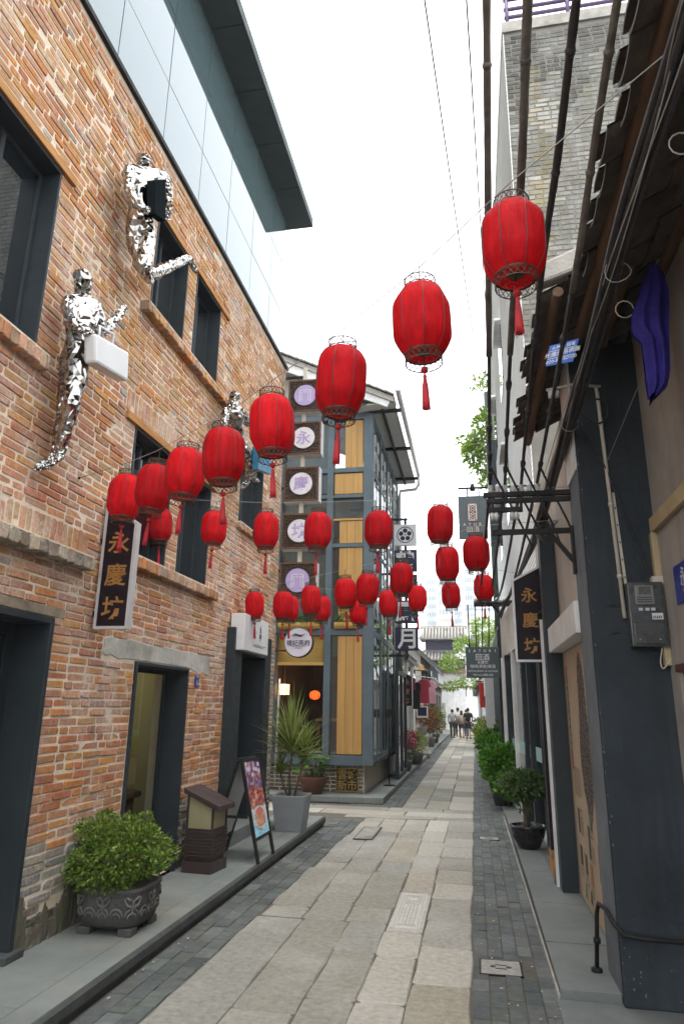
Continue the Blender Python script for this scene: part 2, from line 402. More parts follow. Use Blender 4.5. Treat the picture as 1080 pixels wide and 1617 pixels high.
# scattered scraps of paper and leaf
mb = MB()
for _ in range(150):
    q_ = R.random()
    if q_ < .5: x, y = R.uniform(-.06, .42), R.uniform(4.3, 12)
    elif q_ < .75: x, y = -2.175 + abs(R.gauss(0, .04)), R.uniform(3.8, 10.5)
    else: x, y = R.uniform(-2.15, -1.8), R.uniform(3.8, 10.5)
    a = R.uniform(0, 6.3); s = R.uniform(.006, .016); z = .012
    mb.poly([(x + s * math.cos(a), y + s * math.sin(a), z), (x - s * .6 * math.sin(a), y + s * .6 * math.cos(a), z + .003), (x - s * math.cos(a), y - s * math.sin(a), z), (x + s * .6 * math.sin(a), y - s * .6 * math.cos(a), z + .002)], R.choice([(.5, .5, .47), (.42, .40, .33), (.35, .20, .17), (.48, .5, .5)]))
mb.build('litter', M['tint'], None, kind='stuff')

# raised pavement along the brick building
pv = structure('pavement')
y = -.4
for L_ in (2.4, 1.75, 1.85, 1.9, 1.6, 1.45):
    MB().box(-2.96, -2.40, y + .003, y + L_ - .003, .05, .12).build('paving_slab', M['platform'], pv, bevel=.004)
    y += L_
y = -.4
for L_ in (1.9, 1.75, 1.8, 1.55, 1.9, 2.05):
    k_ = MB().box(-2.396, -2.222, y + .003, y + L_ - .003, .05, .12).build('kerb_stone', M['platform'], pv, bevel=.003)
    MB().prism([(-2.221, y + .003, .052), (-2.19, y + .003, .052), (-2.19, y + .003, .104), (-2.206, y + .003, .1195), (-2.221, y + .003, .1195)], (0, L_ - .006, 0)).build('nosing', M['kerb'], k_)  # front edge darkened: its weaker light, along with dirt, is put into the colour
    y += L_
MB().box(-2.9, -2.215, -.4, 10.53, -.02, .05).build('riser', M['kerb'], pv)
MB().box(-2.2, -2.205, -.4, 10.54, .028, .083).build('riser_face', M['kerb'], pv)
# raised pavement on the right hand, one thin step
rp = structure('side_pavement')
y = 4.83
for k, L_ in enumerate((.27, .62, 1.05, 1.2, 1.35, 1.3, 1.4, 1.5, 1.5, 1.6)):
    x0 = .437 - (.0 if y < 9 else (y - 9) * .011)
    MB().box(x0, 1.0, y + .003, y + L_ - .003, -.02, .062 - (.006 if k == 1 else 0)).build('paving_slab', M['platform'], rp, bevel=.004)
    y += L_
MB().hexa([(.32, y, -.02), (1.2, y, -.02), (1.2, 45, -.02), (.02, 45, -.02), (.32, y, .06), (1.2, y, .06), (1.2, 45, .06), (.02, 45, .06)]).build('paving_slab', M['platform'], rp)
MB().hexa([(.420, 4.84, -.02), (.434, 4.84, -.02), (.394, 12, -.02), (.380, 12, -.02), (.420, 4.84, .03), (.434, 4.84, .03), (.394, 12, .03), (.380, 12, .03)]).build('edging', M['concrete'], rp)
MB().box(.41, 2.6, .1, 4.825, -.02, .012).build('doorstep_slab', M['platform'], rp, bevel=.004)

# engraved cover stone set in the street
mh = thing('manhole_cover', 'pale engraved rectangular cover plate set between the granite slabs', 'manhole cover', (-.6, 6.5, 0))
mb = MB(); stone(mb, stone_outline(-.738, -.457, 5.91, 7.07, .012, .002), .002, .1, .005, (.47, .46, .43)); mb.build('plate', M['granite'], mh)
mb = MB()
for d, wd in ((.022, .006), (.038, .004), (.052, .006)):
    x0, x1, y0, y1 = -.73 + d, -.465 - d, 5.96 + d, 7.03 - d
    for q in ((x0, x1, y0, y0 + wd), (x0, x1, y1 - wd, y1), (x0, x0 + wd, y0, y1), (x1 - wd, x1, y0, y1)): mb.box(*q, .003, .0085, (.66, .65, .62))
mb.build('engraved_border', M['tint'], mh)
mb = MB()
for i in range(6):
    a = rad(60 * i); mb.bar((-.6, 6.83, .006), (-.6 + .045 * math.cos(a), 6.83 + .045 * math.sin(a), .006), .014, .005, col=(.68, .67, .64))
for i in range(5):
    for j in range(11):
        x = -.66 + i * .03; yy = 6.1 + j * .052
        mb.box(x, x + R.uniform(.012, .022), yy, yy + R.uniform(.015, .036), .003, .0075, (.60, .59, .56))
mb.build('engraving', M['tint'], mh)
# gully covers
def gully(x0, x1, y0, y1, label):
    g = thing('gully_cover', label, 'drain cover', ((x0 + x1) / 2, (y0 + y1) / 2, 0), 'drain covers in the dark paving')
    mb = MB(); stone(mb, [(x0 + .012, y0 + .01), (x1 - .012, y0 + .01), (x1 - .012, y1 - .01), (x0 + .012, y1 - .01)], .004, .05, .004, (.36, .36, .34)); mb.build('lid', M['granite'], g)
    mb = MB()
    for q in ((x0, x1, y0, y0 + .008), (x0, x1, y1 - .008, y1), (x0, x0 + .01, y0, y1), (x1 - .01, x1, y0, y1)): mb.box(*q, -.03, .003)
    mb.build('frame', M['steel'], g)
    cx, cy = (x0 + x1) / 2, (y0 + y1) / 2; mb = MB(); k = (x1 - x0) / .3
    for s in (-1, 1):
        mb.lathe([(.020 * k, .0042), (.020 * k, .0062)], 12, (cx + s * .055 * k, cy, 0))
        mb.box(cx - .04 * k, cx + .04 * k, cy + s * .036 * k - .006, cy + s * .036 * k + .006, .0042, .0062)
    mb.build('slot', M['black'], g)
gully(-.035, .245, 5.16, 5.44, 'nearer grey stone drain cover with two round holes')
gully(-.01, .255, 10.0, 10.2, 'small pale drain cover beside the round black plant pot')
g = thing('drain_grate', 'grey ribbed drain grate in the granite beyond the menu board', 'drain grate', (-1.45, 10.3, 0))
mb = MB(); mb.box(-1.62, -1.36, 9.55, 10.55, .006, .012); mb.build('frame', M['kerb'], g)
mb = MB()
for i in range(24): mb.box(-1.60, -1.38, 9.58 + i * .04, 9.58 + i * .04 + .024, .012, .018)
mb.build('grating', M['concrete'], g)

# ================================================================== BRICK BUILDING (left)
XW = -2.90
Y0, Y1, ZB, ZT = .9, 10.04, .12, 7.10
bb = thing('brick_building', 'old orange brick building with dark framed windows and a glass upper storey', 'building', (-4.5, 5, 0))
# openings: (y0, y1, z0, z1)
OP = dict(doorA=(2.55, 4.38, .12, 2.23), doorB=(5.66, 6.82, .12, 2.015), doorC=(7.93, 9.50, .12, 2.57), win1=(2.55, 3.77, 3.99, 5.49),
          w2=(5.28, 6.03, 5.26, 6.36), w3=(6.28, 7.03, 5.26, 6.36), w4=(5.25, 6.06, 2.90, 4.06), w5=(6.33, 7.12, 2.90, 4.06), w6=(8.10, 9.05, 3.91, 4.98))
EXTRA = dict(beamB=(5.10, 7.42, 1.99, 2.18), lintA=(2.3, 4.52, 2.23, 2.31), sill2=(5.1, 7.31, 5.17, 5.26), lint2=(4.9, 7.28, 6.36, 6.44), sill4=(5.4, 7.38, 2.80, 2.90),
             lint4=(5.06, 7.22, 4.06, 4.14), ledge=(1.0, 4.69, 2.62, 2.72), sill1=(2.4, 3.86, 3.88, 3.99), lint1=(2.4, 3.92, 5.49, 5.57), sill6=(8.0, 9.16, 3.83, 3.91), lint6=(8.0, 9.16, 4.98, 5.05),
             sold4=(5.06, 7.22, 4.14, 4.36), soldL=(1.0, 4.69, 2.72, 2.93))
holes = list(OP.values())
def wall_cells(ys, zs, hs):
    for i in range(len(ys) - 1):
        for j in range(len(zs) - 1):
            a, b, c, d = ys[i], ys[i + 1], zs[j], zs[j + 1]; m, n = (a + b) / 2, (c + d) / 2
            if not any(h[0] < m < h[1] and h[2] < n < h[3] for h in hs): yield a, b, c, d
ys = sorted({Y0, Y1, *[h[0] for h in holes], *[h[1] for h in holes]}); zs = sorted({ZB, ZT, *[h[2] for h in holes], *[h[3] for h in holes]})
mb = MB()
for a, b, c, d in wall_cells(ys, zs, holes): mb.poly([(XW - .0055, a, c), (XW - .0055, b, c), (XW - .0055, b, d), (XW - .0055, a, d)])
for h in holes:
    a, b, c, d = h; x0, x1 = XW - .35, XW - .0055
    mb.poly([(x0, a, c), (x1, a, c), (x1, a, d), (x0, a, d)]); mb.poly([(x0, b, c), (x0, b, d), (x1, b, d), (x1, b, c)])
    mb.poly([(x0, a, d), (x1, a, d), (x1, b, d), (x0, b, d)]); mb.poly([(x0, a, c), (x0, b, c), (x1, b, c), (x1, a, c)])
# end wall, back of the building and floors
mb.box(-9, XW - .0055, Y1 - .02, Y1, ZB, ZT); mb.box(-9, XW - .4, Y0, Y1 - .03, 2.75, 2.85); mb.box(-9, -8.9, Y0, Y1 - .03, ZB, ZT); mb.box(-9, XW - .02, Y0 - .02, Y0, ZB, ZT)
mb.box(-8.9, XW - .355, Y0, Y1 - .03, .05, .13)
mb.build('wall', M['mortar'], bb)

PAL = dict(orange=(.50, .215, .070), amber=(.51, .255, .075), red=(.42, .160, .075), pink=(.48, .245, .14), tan=(.46, .28, .13), dark=(.30, .135, .075), grey=(.25, .225, .18), brown=(.39, .20, .09))
def brick_colour(y, z):
    n = math.sin(y * 2.1 + z * 1.3) * .5 + math.sin(y * .9 - z * 2.7 + 1) * .5
    if z < .42 + .05 * n: return jit((.105, .09, .06), .35)
    if z < .74 + .07 * n or (y > 9.5 and z < 2.2 and R.random() < .75): return jit(R.choice([PAL['grey'], PAL['grey'], (.15, .16, .155), (.26, .26, .235)]), .2)
    if y > 9.5: w_ = dict(tan=5, grey=3, brown=3, orange=2, pink=3)
    elif z < 2.0: w_ = dict(orange=7, red=4.5, pink=3, amber=2.5, brown=1, dark=.4, tan=.4)
    elif z < 4.3: w_ = dict(orange=4.5, red=3.5, pink=5, amber=2.2, brown=1.0, dark=.4, tan=1.5, grey=.22)
    else: w_ = dict(orange=6, amber=7, pink=3, tan=3, red=1.2, brown=1.4, dark=.2, grey=.25)
    return jit(PAL[R.choices(list(w_), list(w_.values()))[0]], .12)
def brick(u0, u1, z0, z1, col, face=XW, axis='x', depth=.03, proud=None, n_in=2, sgn=1):
    """one weathered brick with rounded, uneven arrises; axis x: wall plane x = face"""
    mb = MB(); p = R.uniform(-.005, .006) if proud is None else proud; L, H = u1 - u0, z1 - z0; r = min(L, H) * R.uniform(.14, .38); j = min(L, H) * .075
    o = []
    for cu, cz, a0 in ((u1 - r, z1 - r, 0), (u0 + r, z1 - r, 90), (u0 + r, z0 + r, 180), (u1 - r, z0 + r, 270)):
        for k in range(n_in):
            a = rad(a0 + 90 * (k + .5) / n_in); o.append((cu + r * 1.08 * math.cos(a) + R.uniform(-j, j), cz + r * 1.08 * math.sin(a) + R.uniform(-j, j)))
    n = len(o); cu = (u0 + u1) / 2; cz = (z0 + z1) / 2; tu, tz = R.uniform(-.02, .02), R.uniform(-.05, .05)
    for lay, (d, ins) in enumerate(((-depth, 0), (p - .006, 0), (p, .005))):
        for u, z in o:
            if ins: u -= ins * (1 if u > cu else -1); z -= ins * (1 if z > cz else -1)
            dd = d + ((u - cu) * tu + (z - cz) * tz if lay else 0)
            mb.v.append((face + sgn * dd, u, z) if axis == 'x' else (u, face - sgn * dd, z))
    for l in (0, 1):
        for i in range(n): k = (i + 1) % n; mb.face((l * n + i, l * n + k, (l + 1) * n + k, (l + 1) * n + i), False, col)
    mb.face([2 * n + i for i in range(n)], False, col); return mb
pieces = []
def courses(z0, z1, H, blocked, y0=Y0, y1=Y1, stag=True):
    z = z0; k = 0
    while z + H <= z1 + .01:
        zc = z + H / 2; segs = [(y0, y1)]
        for h in blocked:
            if h[2] - .012 < zc < h[3] + .012:
                ns = []
                for a, b in segs:
                    if h[1] <= a or h[0] >= b: ns.append((a, b)); continue
                    if h[0] > a: ns.append((a, h[0]))
                    if h[1] < b: ns.append((h[1], b))
                segs = ns
        for a, b in segs:
            y = a + .004
            while y < b - .03:
                L = R.choice([.25, .25, .24, .12, .12, .26]) * R.uniform(.93, 1.07)
                if b - (y + L) < .06: L = b - y - .004
                g = R.uniform(.005, .011)
                dz = .0035 * math.sin(y * 1.7 + k)
                if L > .02 and R.random() > .006: pieces.append((y, zc, brick(y + g, y + L - g, z + R.uniform(.004, .009) + dz, z + H - R.uniform(.003, .008) + dz, brick_colour(y, zc))))
                y += L
        z += H * R.uniform(.985, 1.015); k += 1
courses(ZB, ZT - .01, .0625, list(OP.values()) + list(EXTRA.values()))
for key in ('sold4', 'soldL'):
    a, b, c, d = EXTRA[key]; y = a
    while y < b - .03: pieces.append((y, c, brick(y + .006, y + .064, c + .008, d - .008, jit(R.choice([PAL['orange'], PAL['pink'], PAL['tan'], PAL['red']]), .15)))); y += .07
# projecting sills: a row of headers on edge
for key, pr in (('sill2', .085), ('sill4', .075), ('sill1', .075), ('sill6', .06), ('ledge', .10)):
    a, b, c, d = EXTRA[key]; y = a; ww = .075 if key != 'ledge' else .11
    while y < b - .02:
        y2 = min(b, y + ww * R.uniform(.92, 1.08)); pieces.append((y, c, brick(y + .004, y2 - .004, c + R.uniform(0, .006), d - .003, jit(R.choice([PAL['orange'], PAL['brown'], PAL['amber'], (.30, .2, .12)] if key != 'ledge' else [(.26, .2, .14), (.34, .28, .2), (.2, .16, .11)]), .2), proud=pr + R.uniform(-.008, .008), depth=.02))); y = y2
def seen(y, z):
    return y > 3.4 if z < 2.4 else y > 2.6
pieces.sort(key=lambda q: (0 if seen(q[0], q[1]) else 1, (q[0] - 1.5) ** 2 + (q[1] - 2.2) ** 2 * .8))
rest = MB()
for k, q in enumerate(pieces):
    if k < 300: q[2].build('brick', M['brick'], bb)
    else: merge(rest, q[2])
rest.build('brickwork', M['brick'], bb, kind='stuff')

# mortar shelves under the sills, lintels
for key in ('lint2', 'lint4', 'lint1', 'lint6'):
    a, b, c, d = EXTRA[key]; MB().box(XW - .1, XW + .03, a, b, c + .004, d - .004).build('lintel', M['wood_orange'], bb, bevel=.004)
for key in ('sill2', 'sill4', 'sill1', 'sill6'):
    a, b, c, d = EXTRA[key]; MB().box(XW - .2, XW + (.08 if key == 'sill2' else .066), a + .01, b - .01, d - .004, d + .012).build('sill_bed', M['mortar'], bb)
MB().box(XW - .1, XW + .09, 1.0, 4.68, 2.718, 2.73).build('sill_bed', M['mortar'], bb)
mb = MB(); o = [(XW - .05, a_, z_) for a_, z_ in ((5.09, 2.05), (5.15, 2.02), (5.24, 2.035), (5.36, 2.005), (5.5, 2.02), (5.64, 2.018), (6.3, 2.02), (6.85, 2.018), (6.98, 1.99), (7.12, 1.975), (7.25, 1.985), (7.4, 1.96), (7.45, 2.03), (7.43, 2.1), (7.46, 2.16), (7.3, 2.19), (7.1, 2.175), (6.9, 2.195), (6.6, 2.18), (6.2, 2.195), (5.9, 2.175), (5.6, 2.20), (5.35, 2.18), (5.2, 2.195), (5.1, 2.16), (5.12, 2.10))]
mb.prism(o[::-1], (.050, 0, 0)); mb.build('concrete_beam', M['patch'], bb, bevel=.012)
mb = MB(); mb.box(XW - .05, XW + .004, 2.3, 4.52, 2.236, 2.306); mb.build('lintel', mat('stained_lintel', (.30, .25, .18), (.16, .12, .085), 8, .95, .8, 30), bb, bevel=.006)
# mossy render at the foot of the wall
mb = MB(); n = 46; prev = None
for i in range(n + 1):
    y = 4.385 + (5.655 - 4.385) * i / n; t = .33 + .07 * math.sin(y * 9) + .05 * math.sin(y * 23) + R.uniform(-.04, .04)
    cur = [(XW + R.uniform(.004, .02), y, .118), (XW + R.uniform(.002, .015), y, t * .55), (XW - .009, y, t + .06)]
    if prev: mb.poly([prev[0], cur[0], cur[1], prev[1]]); mb.poly([prev[1], cur[1], cur[2], prev[2]])
    prev = cur
mb.build('mossy_footing', M['moss'], bb)

def frame_box(mb, y0, y1, z0, z1, x0, x1, t, sill=True):
    mb.box(x0, x1, y0, y0 + t, z0, z1).box(x0, x1, y1 - t, y1, z0, z1).box(x0, x1, y0 + t, y1 - t, z1 - t, z1)
    if sill: mb.box(x0, x1, y0 + t, y1 - t, z0, z0 + t)
    return mb
def window(key, split=.45, depth=.19):
    a, b, c, d = OP[key]; t = .022
    w_ = frame_box(MB(), a, b, c, d, XW - depth, XW + .006, t).build('window', M['slate'], bb, bevel=.003)
    xm = XW - depth + .03
    m = frame_box(MB(), a + t, b - t, c + t, d - t, xm - .02, xm + .02, .03); ymid = a + (b - a) * split; m.box(xm - .02, xm + .026, ymid - .02, ymid + .02, c + t + .03, d - t - .03)
    m.build('sash', M['slate'], w_, bevel=.003)
    MB().box(xm - .004, xm + .002, a + t + .03, ymid - .02, c + t + .03, d - t - .03).build('pane', M['win_glass'], w_)
    MB().box(xm - .004, xm + .002, ymid + .02, b - t - .03, c + t + .03, d - t - .03).build('pane', M['win_glass'], w_)
for k in ('win1', 'w2', 'w3', 'w4', 'w5', 'w6'): window(k, .62 if k == 'win1' else .48)
# door with a deep steel lining, glass leaf, lit room behind
a, b, c, d = OP['doorB']; dr = frame_box(MB(), a, b, c, d, XW - .26, XW + .02, .03, False).build('door', M['slate'], bb, bevel=.004)
MB().box(XW - .24, XW - .21, a + .03, a + .07, c, d - .03).box(XW - .24, XW - .21, b - .07, b - .03, c, d - .03).box(XW - .24, XW - .21, a + .07, b - .07, d - .07, d - .03).box(XW - .24, XW - .21, a + .07, b - .07, c, c + .06).build('leaf_frame', M['slate'], dr)
MB().box(XW - .228, XW - .222, a + .07, b - .07, c + .06, d - .07).build('pane', M['clear_glass'], dr)
a, b, c, d = OP['doorA']; dr = frame_box(MB(), a, b, c, d, XW - .32, XW + .02, .045, False).build('door', M['slate'], bb, bevel=.004)
MB().box(XW - .29, XW - .25, b - .12, b - .045, c, d - .045).box(XW - .29, XW - .25, a + .05, b - .12, d - .12, d - .045).build('leaf_frame', M['slate'], dr)
MB().box(XW - .275, XW - .268, a + .05, b - .12, c, d - .12).build('pane', M['win_glass'], dr)
MB().box(XW - .05, XW + .06, 4.25, 4.44, .12, .165).build('threshold', M['kerb'], dr, bevel=.006)
# projecting portal with a recessed dark door
a, b, c, d = OP['doorC']; pt = MB(); x0, x1 = XW - .34, XW + .10
pt.box(x0, x1, a, a + .31, c, d).box(x0, x1, b - .27, b, c, d).box(x0, x1, a + .31, b - .27, d - .29, d)
pt = pt.build('portal', M['slate'], bb, bevel=.006)
MB().box(XW - .30, XW - .25, a + .31, b - .27, c + .15, d - .29).build('door_leaf', M['slate'], pt)
MB().tube([(XW - .245, a + .44, 1.0), (XW - .20, a + .44, 1.0), (XW - .20, a + .44, 1.1), (XW - .245, a + .44, 1.1)], .009).build('handle', M['gold'], pt)
MB().box(XW - .34, XW + .14, a + .02, b - .12, .12, .27).build('doorstep', M['platform'], pt, bevel=.006)

# rooms behind the glass
M['olive'] = mat('olive_room_wall', (.40, .37, .20), (.34, .31, .17), 1.5, .85)
mb = MB(); x0, x1, y0_, y1_ = -5.6, XW - .36, 5.2, 7.4
mb.poly([(x0, y0_, .13), (x0, y1_, .13), (x0, y1_, 2.7), (x0, y0_, 2.7)][::-1]); mb.poly([(x0, y1_, .13), (x1, y1_, .13), (x1, y1_, 2.7), (x0, y1_, 2.7)]); mb.poly([(x0, y0_, .13), (x1, y0_, .13), (x1, y0_, 2.7), (x0, y0_, 2.7)]); mb.poly([(x0, y0_, 2.7), (x1, y0_, 2.7), (x1, y1_, 2.7), (x0, y1_, 2.7)])
mb.build('room', M['olive'], bb)
MB().box(-4.0, -3.4, 6.1, 6.9, .13, .75).box(-4.05, -3.35, 6.0, 6.95, .75, .82).box(-4.0, -3.5, 6.8, 6.9, .82, 1.0).build('cabinet', M['wood_dark'], bb, bevel=.02)
M['bulb'] = mat('lit_bulb', (1, .9, .7), None, 5, .5, emit=(1, .86, .6), estr=10)
MB().ball((-4.4, 7.15, 1.82), .06).build('room_lamp', M['bulb'], bb)
pl = bpy.data.lights.new('room_light', 'POINT'); pl.energy = 8; pl.color = (1, .85, .6); pl.shadow_soft_size = .1
po = bpy.data.objects.new('room_light', pl); COL.objects.link(po); po.location = (-4.3, 6.6, 2.2)
# glass upper storey
M['curtain_glass'] = glass('curtain_wall_glass', base=(.10, .15, .16), boost=1.35)
zj = (7.15, 7.93, 8.84, 9.75); yj = [.5, 1.45, 2.4, 3.35, 4.26, 5.2, 6.13, 7.05, 8.0, 8.92, 9.62]
for i in range(len(yj) - 1):
    for j in range(3):
        MB().box(XW - .03, XW + R.uniform(-.001, .001), yj[i] + .006, yj[i + 1] - .006, zj[j] + .005, zj[j + 1] - .005).build('glass_panel', M['curtain_glass'], bb)
mb = MB()
for y in yj: mb.box(XW - .10, XW - .012, y - .02, y + .02, 7.12, 9.74)
for z in zj: mb.box(XW - .095, XW - .014, .5, 9.62, z - .02, z + .02)
mb.build('mullion', M['steel'], bb)
MB().box(-8.8, XW - .12, .5, 9.6, 7.1, 9.72).build('storey_core', M['white_paint'], bb)
MB().box(XW - .1, XW + .035, .5, 10.06, 7.10, 7.15).build('metal_edge', M['steel'], bb)
MB().box(-8.8, -2.47, .3, 9.85, 9.75, 9.91).build('roof', mat('dark_soffit', (.050, .075, .080), (.040, .060, .065), 2, .7, grime=.3), bb)
for k in range(10): MB().box(-2.9, -2.475, .5 + k * .93, .506 + k * .93, 9.744, 9.752).build('soffit_joint', M['steel'], bb)
MB().box(-9, XW - .02, Y0, 10.04, 7.05, 7.09).build('ceiling', M['concrete'], bb)

# ================================================================== THINGS ON AND BEFORE THE BRICK WALL
M['blue_enamel'] = mat('blue_enamel', (.012, .03, .26), (.010, .025, .22), 9, .35)
M['ink_white'] = mat('white_ink', (.78, .78, .78), None, 30, .6)
M['ink_dark'] = mat('dark_ink', (.03, .03, .06), None, 30, .6)
t = thing('number_plaque', 'small blue house number plaque on the brick wall beside the glass door', 'plaque', (XW, 7.06, 1.9))
MB().box(XW + .004, XW + .012, 7.015, 7.105, 1.835, 1.965).build('plate', M['blue_enamel'], t, bevel=.003)
mb = text_mb('6', .085, (XW + .0135, 7.06, 1.885), (0, 1, 0), (0, 0, 1)); text_mb('永慶坊', .024, (XW + .0135, 7.06, 1.945), (0, 1, 0), (0, 0, 1), mb); mb.build('lettering', M['ink_white'], t)

t = thing('shop_sign', 'white shop sign box on top of the dark steel portal', 'sign', (-2.75, 8.5, 2.5))
MB().box(-2.88, -2.70, 7.98, 8.98, 2.30, 2.74).build('panel', M['white_plastic'], t, bevel=.006)
mb = MB(); text_mb('永', .10, (-2.697, 8.62, 2.60), (0, 1, 0), (0, 0, 1), mb, bold=.01); text_mb('慶', .10, (-2.697, 8.62, 2.50), (0, 1, 0), (0, 0, 1), mb, bold=.01); mb.box(-2.698, -2.696, 8.35, 8.85, 2.395, 2.40); mb.box(-2.698, -2.696, 8.35, 8.75, 2.375, 2.38)
mb.build('lettering', M['ink_dark'], t)

def lane_sign(label, y, xa, xb, z0, zl, zr, wall_left=True, size=.16, th=.07, group='black hanging signs with gold characters', chars='永慶坊', dy=0.0):
    """board standing out from a wall, its top sloping; zl / zr: top at the left / right end"""
    t = thing('hanging_sign', label, 'sign', ((xa + xb) / 2, y, z0), group)
    f = .022; W = xb - xa
    sl = (zr - zl) / W
    o = [(xa, y, z0), (xb, y, z0), (xb, y, zr), (xa, y, zl)]
    MB().prism([(xa + f, y + .006, z0 + f), (xb - f, y + .006, z0 + f), (xb - f, y + .006, zr - f * 1.1 - sl * f), (xa + f, y + .006, zl - f * 1.1 + sl * f)], (0, th - .012, 0)).build('board', M['signblack'], t)
    mb = MB()
    mb.box(xa, xa + f, y, y + th, z0 + f, min(zl, zr) - .03); mb.box(xb - f, xb, y, y + th, z0 + f, min(zl, zr) - .03); mb.box(xa, xb, y, y + th, z0, z0 + f)
    zm = min(zl, zr) - .03
    mb.prism([(xa, y, zm), (xa + f, y, zm), (xa + f, y, zl + sl * f), (xa, y, zl)], (0, th, 0)); mb.prism([(xb - f, y, zm), (xb, y, zm), (xb, y, zr), (xb - f, y, zr - sl * f)], (0, th, 0))
    mb.prism([(xa + f, y, zl + sl * f - f * 1.15), (xb - f, y, zr - sl * f - f * 1.15), (xb - f, y, zr - sl * f), (xa + f, y, zl + sl * f)], (0, th, 0))
    mb.build('frame', M['alu'], t)
    step = (min(zl, zr) - z0) / 3.25; cx = (xa + xb) / 2
    for i, ch in enumerate(chars):
        text_mb(ch, size, (cx, y + .0045, min(zl, zr) - step * (.62 + i)), (1, 0, 0), (0, 0, 1), bold=.016).build('character', M['gold'], t)
    s = -1 if wall_left else 1; xe = xa if wall_left else xb
    MB().box(xe + s * .09, xe, y + .02, y + .045, z0 + .1, z0 + .14).box(xe + s * .09, xe, y + .02, y + .045, min(zl, zr) - .16, min(zl, zr) - .12).build('bracket', M['steel'], t)
    return t
lane_sign('large black sign with three gold characters on the brick wall', 4.86, -2.87, -2.585, 2.205, 3.235, 3.05, True, .185)

# stack of five square light boxes with round discs
M['lilac'] = mat('lilac_disc', (.44, .36, .62), (.40, .33, .57), 6, .4); M['milk'] = mat('milky_disc', (.72, .70, .74), None, 6, .4); M['violet'] = mat('violet_ink', (.42, .34, .60), None, 8, .5)
M['carved'] = mat('carved_wood', (.15, .065, .025), (.05, .028, .018), 30, .55, .8, 40)
M['carved_back'] = mat('carving_shadow_board', (.028, .02, .017), (.04, .024, .016), 30, .7)
st = thing('light_box_stack', 'tall stack of five square carved light boxes with round discs', 'sign', (-2.65, 10.4, 3.3))
MB().box(-2.71, -2.65, 10.44, 10.50, 3.25, 7.35).build('post', M['pvc'], st)
for z in (7.18, 5.15, 3.75): MB().bar((-3.05, 10.47, z), (-2.68, 10.47, z), .035, .035).build('bracket', M['steel'], st)
for i, (z0, x0) in enumerate(((6.47, -2.94), (5.69, -2.945), (4.88, -2.965), (4.08, -2.97), (3.27, -2.975))):
    s = .60; x1 = x0 + s; z1 = z0 + s; cx, cz = x0 + s / 2, z0 + s / 2; y = 10.36
    bx = MB().box(x0, x1, y + .012, y + .20, z0, z1).build('light_box', M['alu'], st, bevel=.008)
    MB().box(x0 + .012, x1 - .012, y + .006, y + .014, z0 + .012, z1 - .012).build('back_board', M['carved_back'], bx)
    mb = MB(); f = .035
    for q in ((x0 + .004, x1 - .004, z0 + .004, z0 + f), (x0 + .004, x1 - .004, z1 - f, z1 - .004), (x0 + .004, x0 + f, z0 + f, z1 - f), (x1 - f, x1 - .004, z0 + f, z1 - f)): mb.box(q[0], q[1], y - .012, y + .008, q[2], q[3])
    g = 11; c = (s - 2 * f) / g     # scrolled lattice
    for a in range(g):
        for b in range(g):
            px_, pz = x0 + f + (a + .5) * c, z0 + f + (b + .5) * c
            if math.hypot(px_ - cx, pz - cz) < .205: continue
            k = [(px_ + c * .46 * math.cos(t_), y, pz + c * .46 * math.sin(t_)) for t_ in [R.uniform(0, 6) + 2 * math.pi * q / 7 for q in range(6)]]
            mb.tube(k, c * .13, 4)
    mb.build('carved_screen', M['carved'], bx)
    mb = MB(); mb.lathe([(.19, 0), (.19, .02)], 32); mb.v = [(cx + vx, y - .004 - vz, cz + vy) for vx, vy, vz in mb.v]
    mb.build('disc', M['lilac'] if i in (0, 4) else M['milk'], bx)
    if i in (0, 4):
        mb = MB()
        for q in ((-.10, -.086, -.12, .10), (.086, .10, -.12, .10), (-.10, .10, .086, .10), (-.085, .085, .05, .06), (-.006, .006, .03, .10), (-.06, -.05, -.1, .05), (.05, .06, -.1, .05)): mb.box(cx + q[0], cx + q[1], y - .028, y - .0235, cz + q[2], cz + q[3])
        mb.build('character', M['milk'], bx)
    else: text_mb('永慶坊'[i - 1], .255, (cx, y - .026, cz), (1, 0, 0), (0, 0, 1), bold=.02).build('character', M['violet'], bx)

# round shop sign
t = thing('round_sign', 'round white shop sign with black characters on an iron arm', 'sign', (-3.2, 12.6, 2.8))
mb = MB(); mb.lathe([(.27, 0), (.285, .015), (.285, .075), (.27, .09)], 40); mb.v = [(-3.2 + a, 12.68 - c_, 2.81 + b) for a, b, c_ in mb.v]; mb.build('rim', M['filigree'], t)
mb = MB(); mb.lathe([(.262, 0), (.262, .004)], 40); mb.v = [(-3.2 + a, 12.592 - c_, 2.81 + b) for a, b, c_ in mb.v]; mb.build('face', mat('pale_enamel', (.66, .63, .74), None, 4, .4), t)
mb = text_mb('禧妃燕府', .115, (-3.2, 12.585, 2.80), (1, 0, 0), (0, 0, 1), bold=.012)
for k in range(3): mb.tube([(-3.33 + k * .03 + q * .05, 12.585, 2.93 + .02 * math.sin(q * 1.2 + k) + k * .014) for q in range(5)], [.003, .012, .012, .007, .002], 5)
mb.box(-3.33, -3.07, 12.584, 12.586, 2.735, 2.741); mb.box(-3.26, -3.14, 12.584, 12.586, 2.70, 2.71); mb.build('lettering', M['ink_dark'], t)
MB().bar((-3.75, 12.64, 3.0), (-3.4, 12.64, 2.95), .03, .03).bar((-3.75, 12.64, 2.66), (-3.42, 12.64, 2.66), .03, .03).build('arm', M['steel'], t)

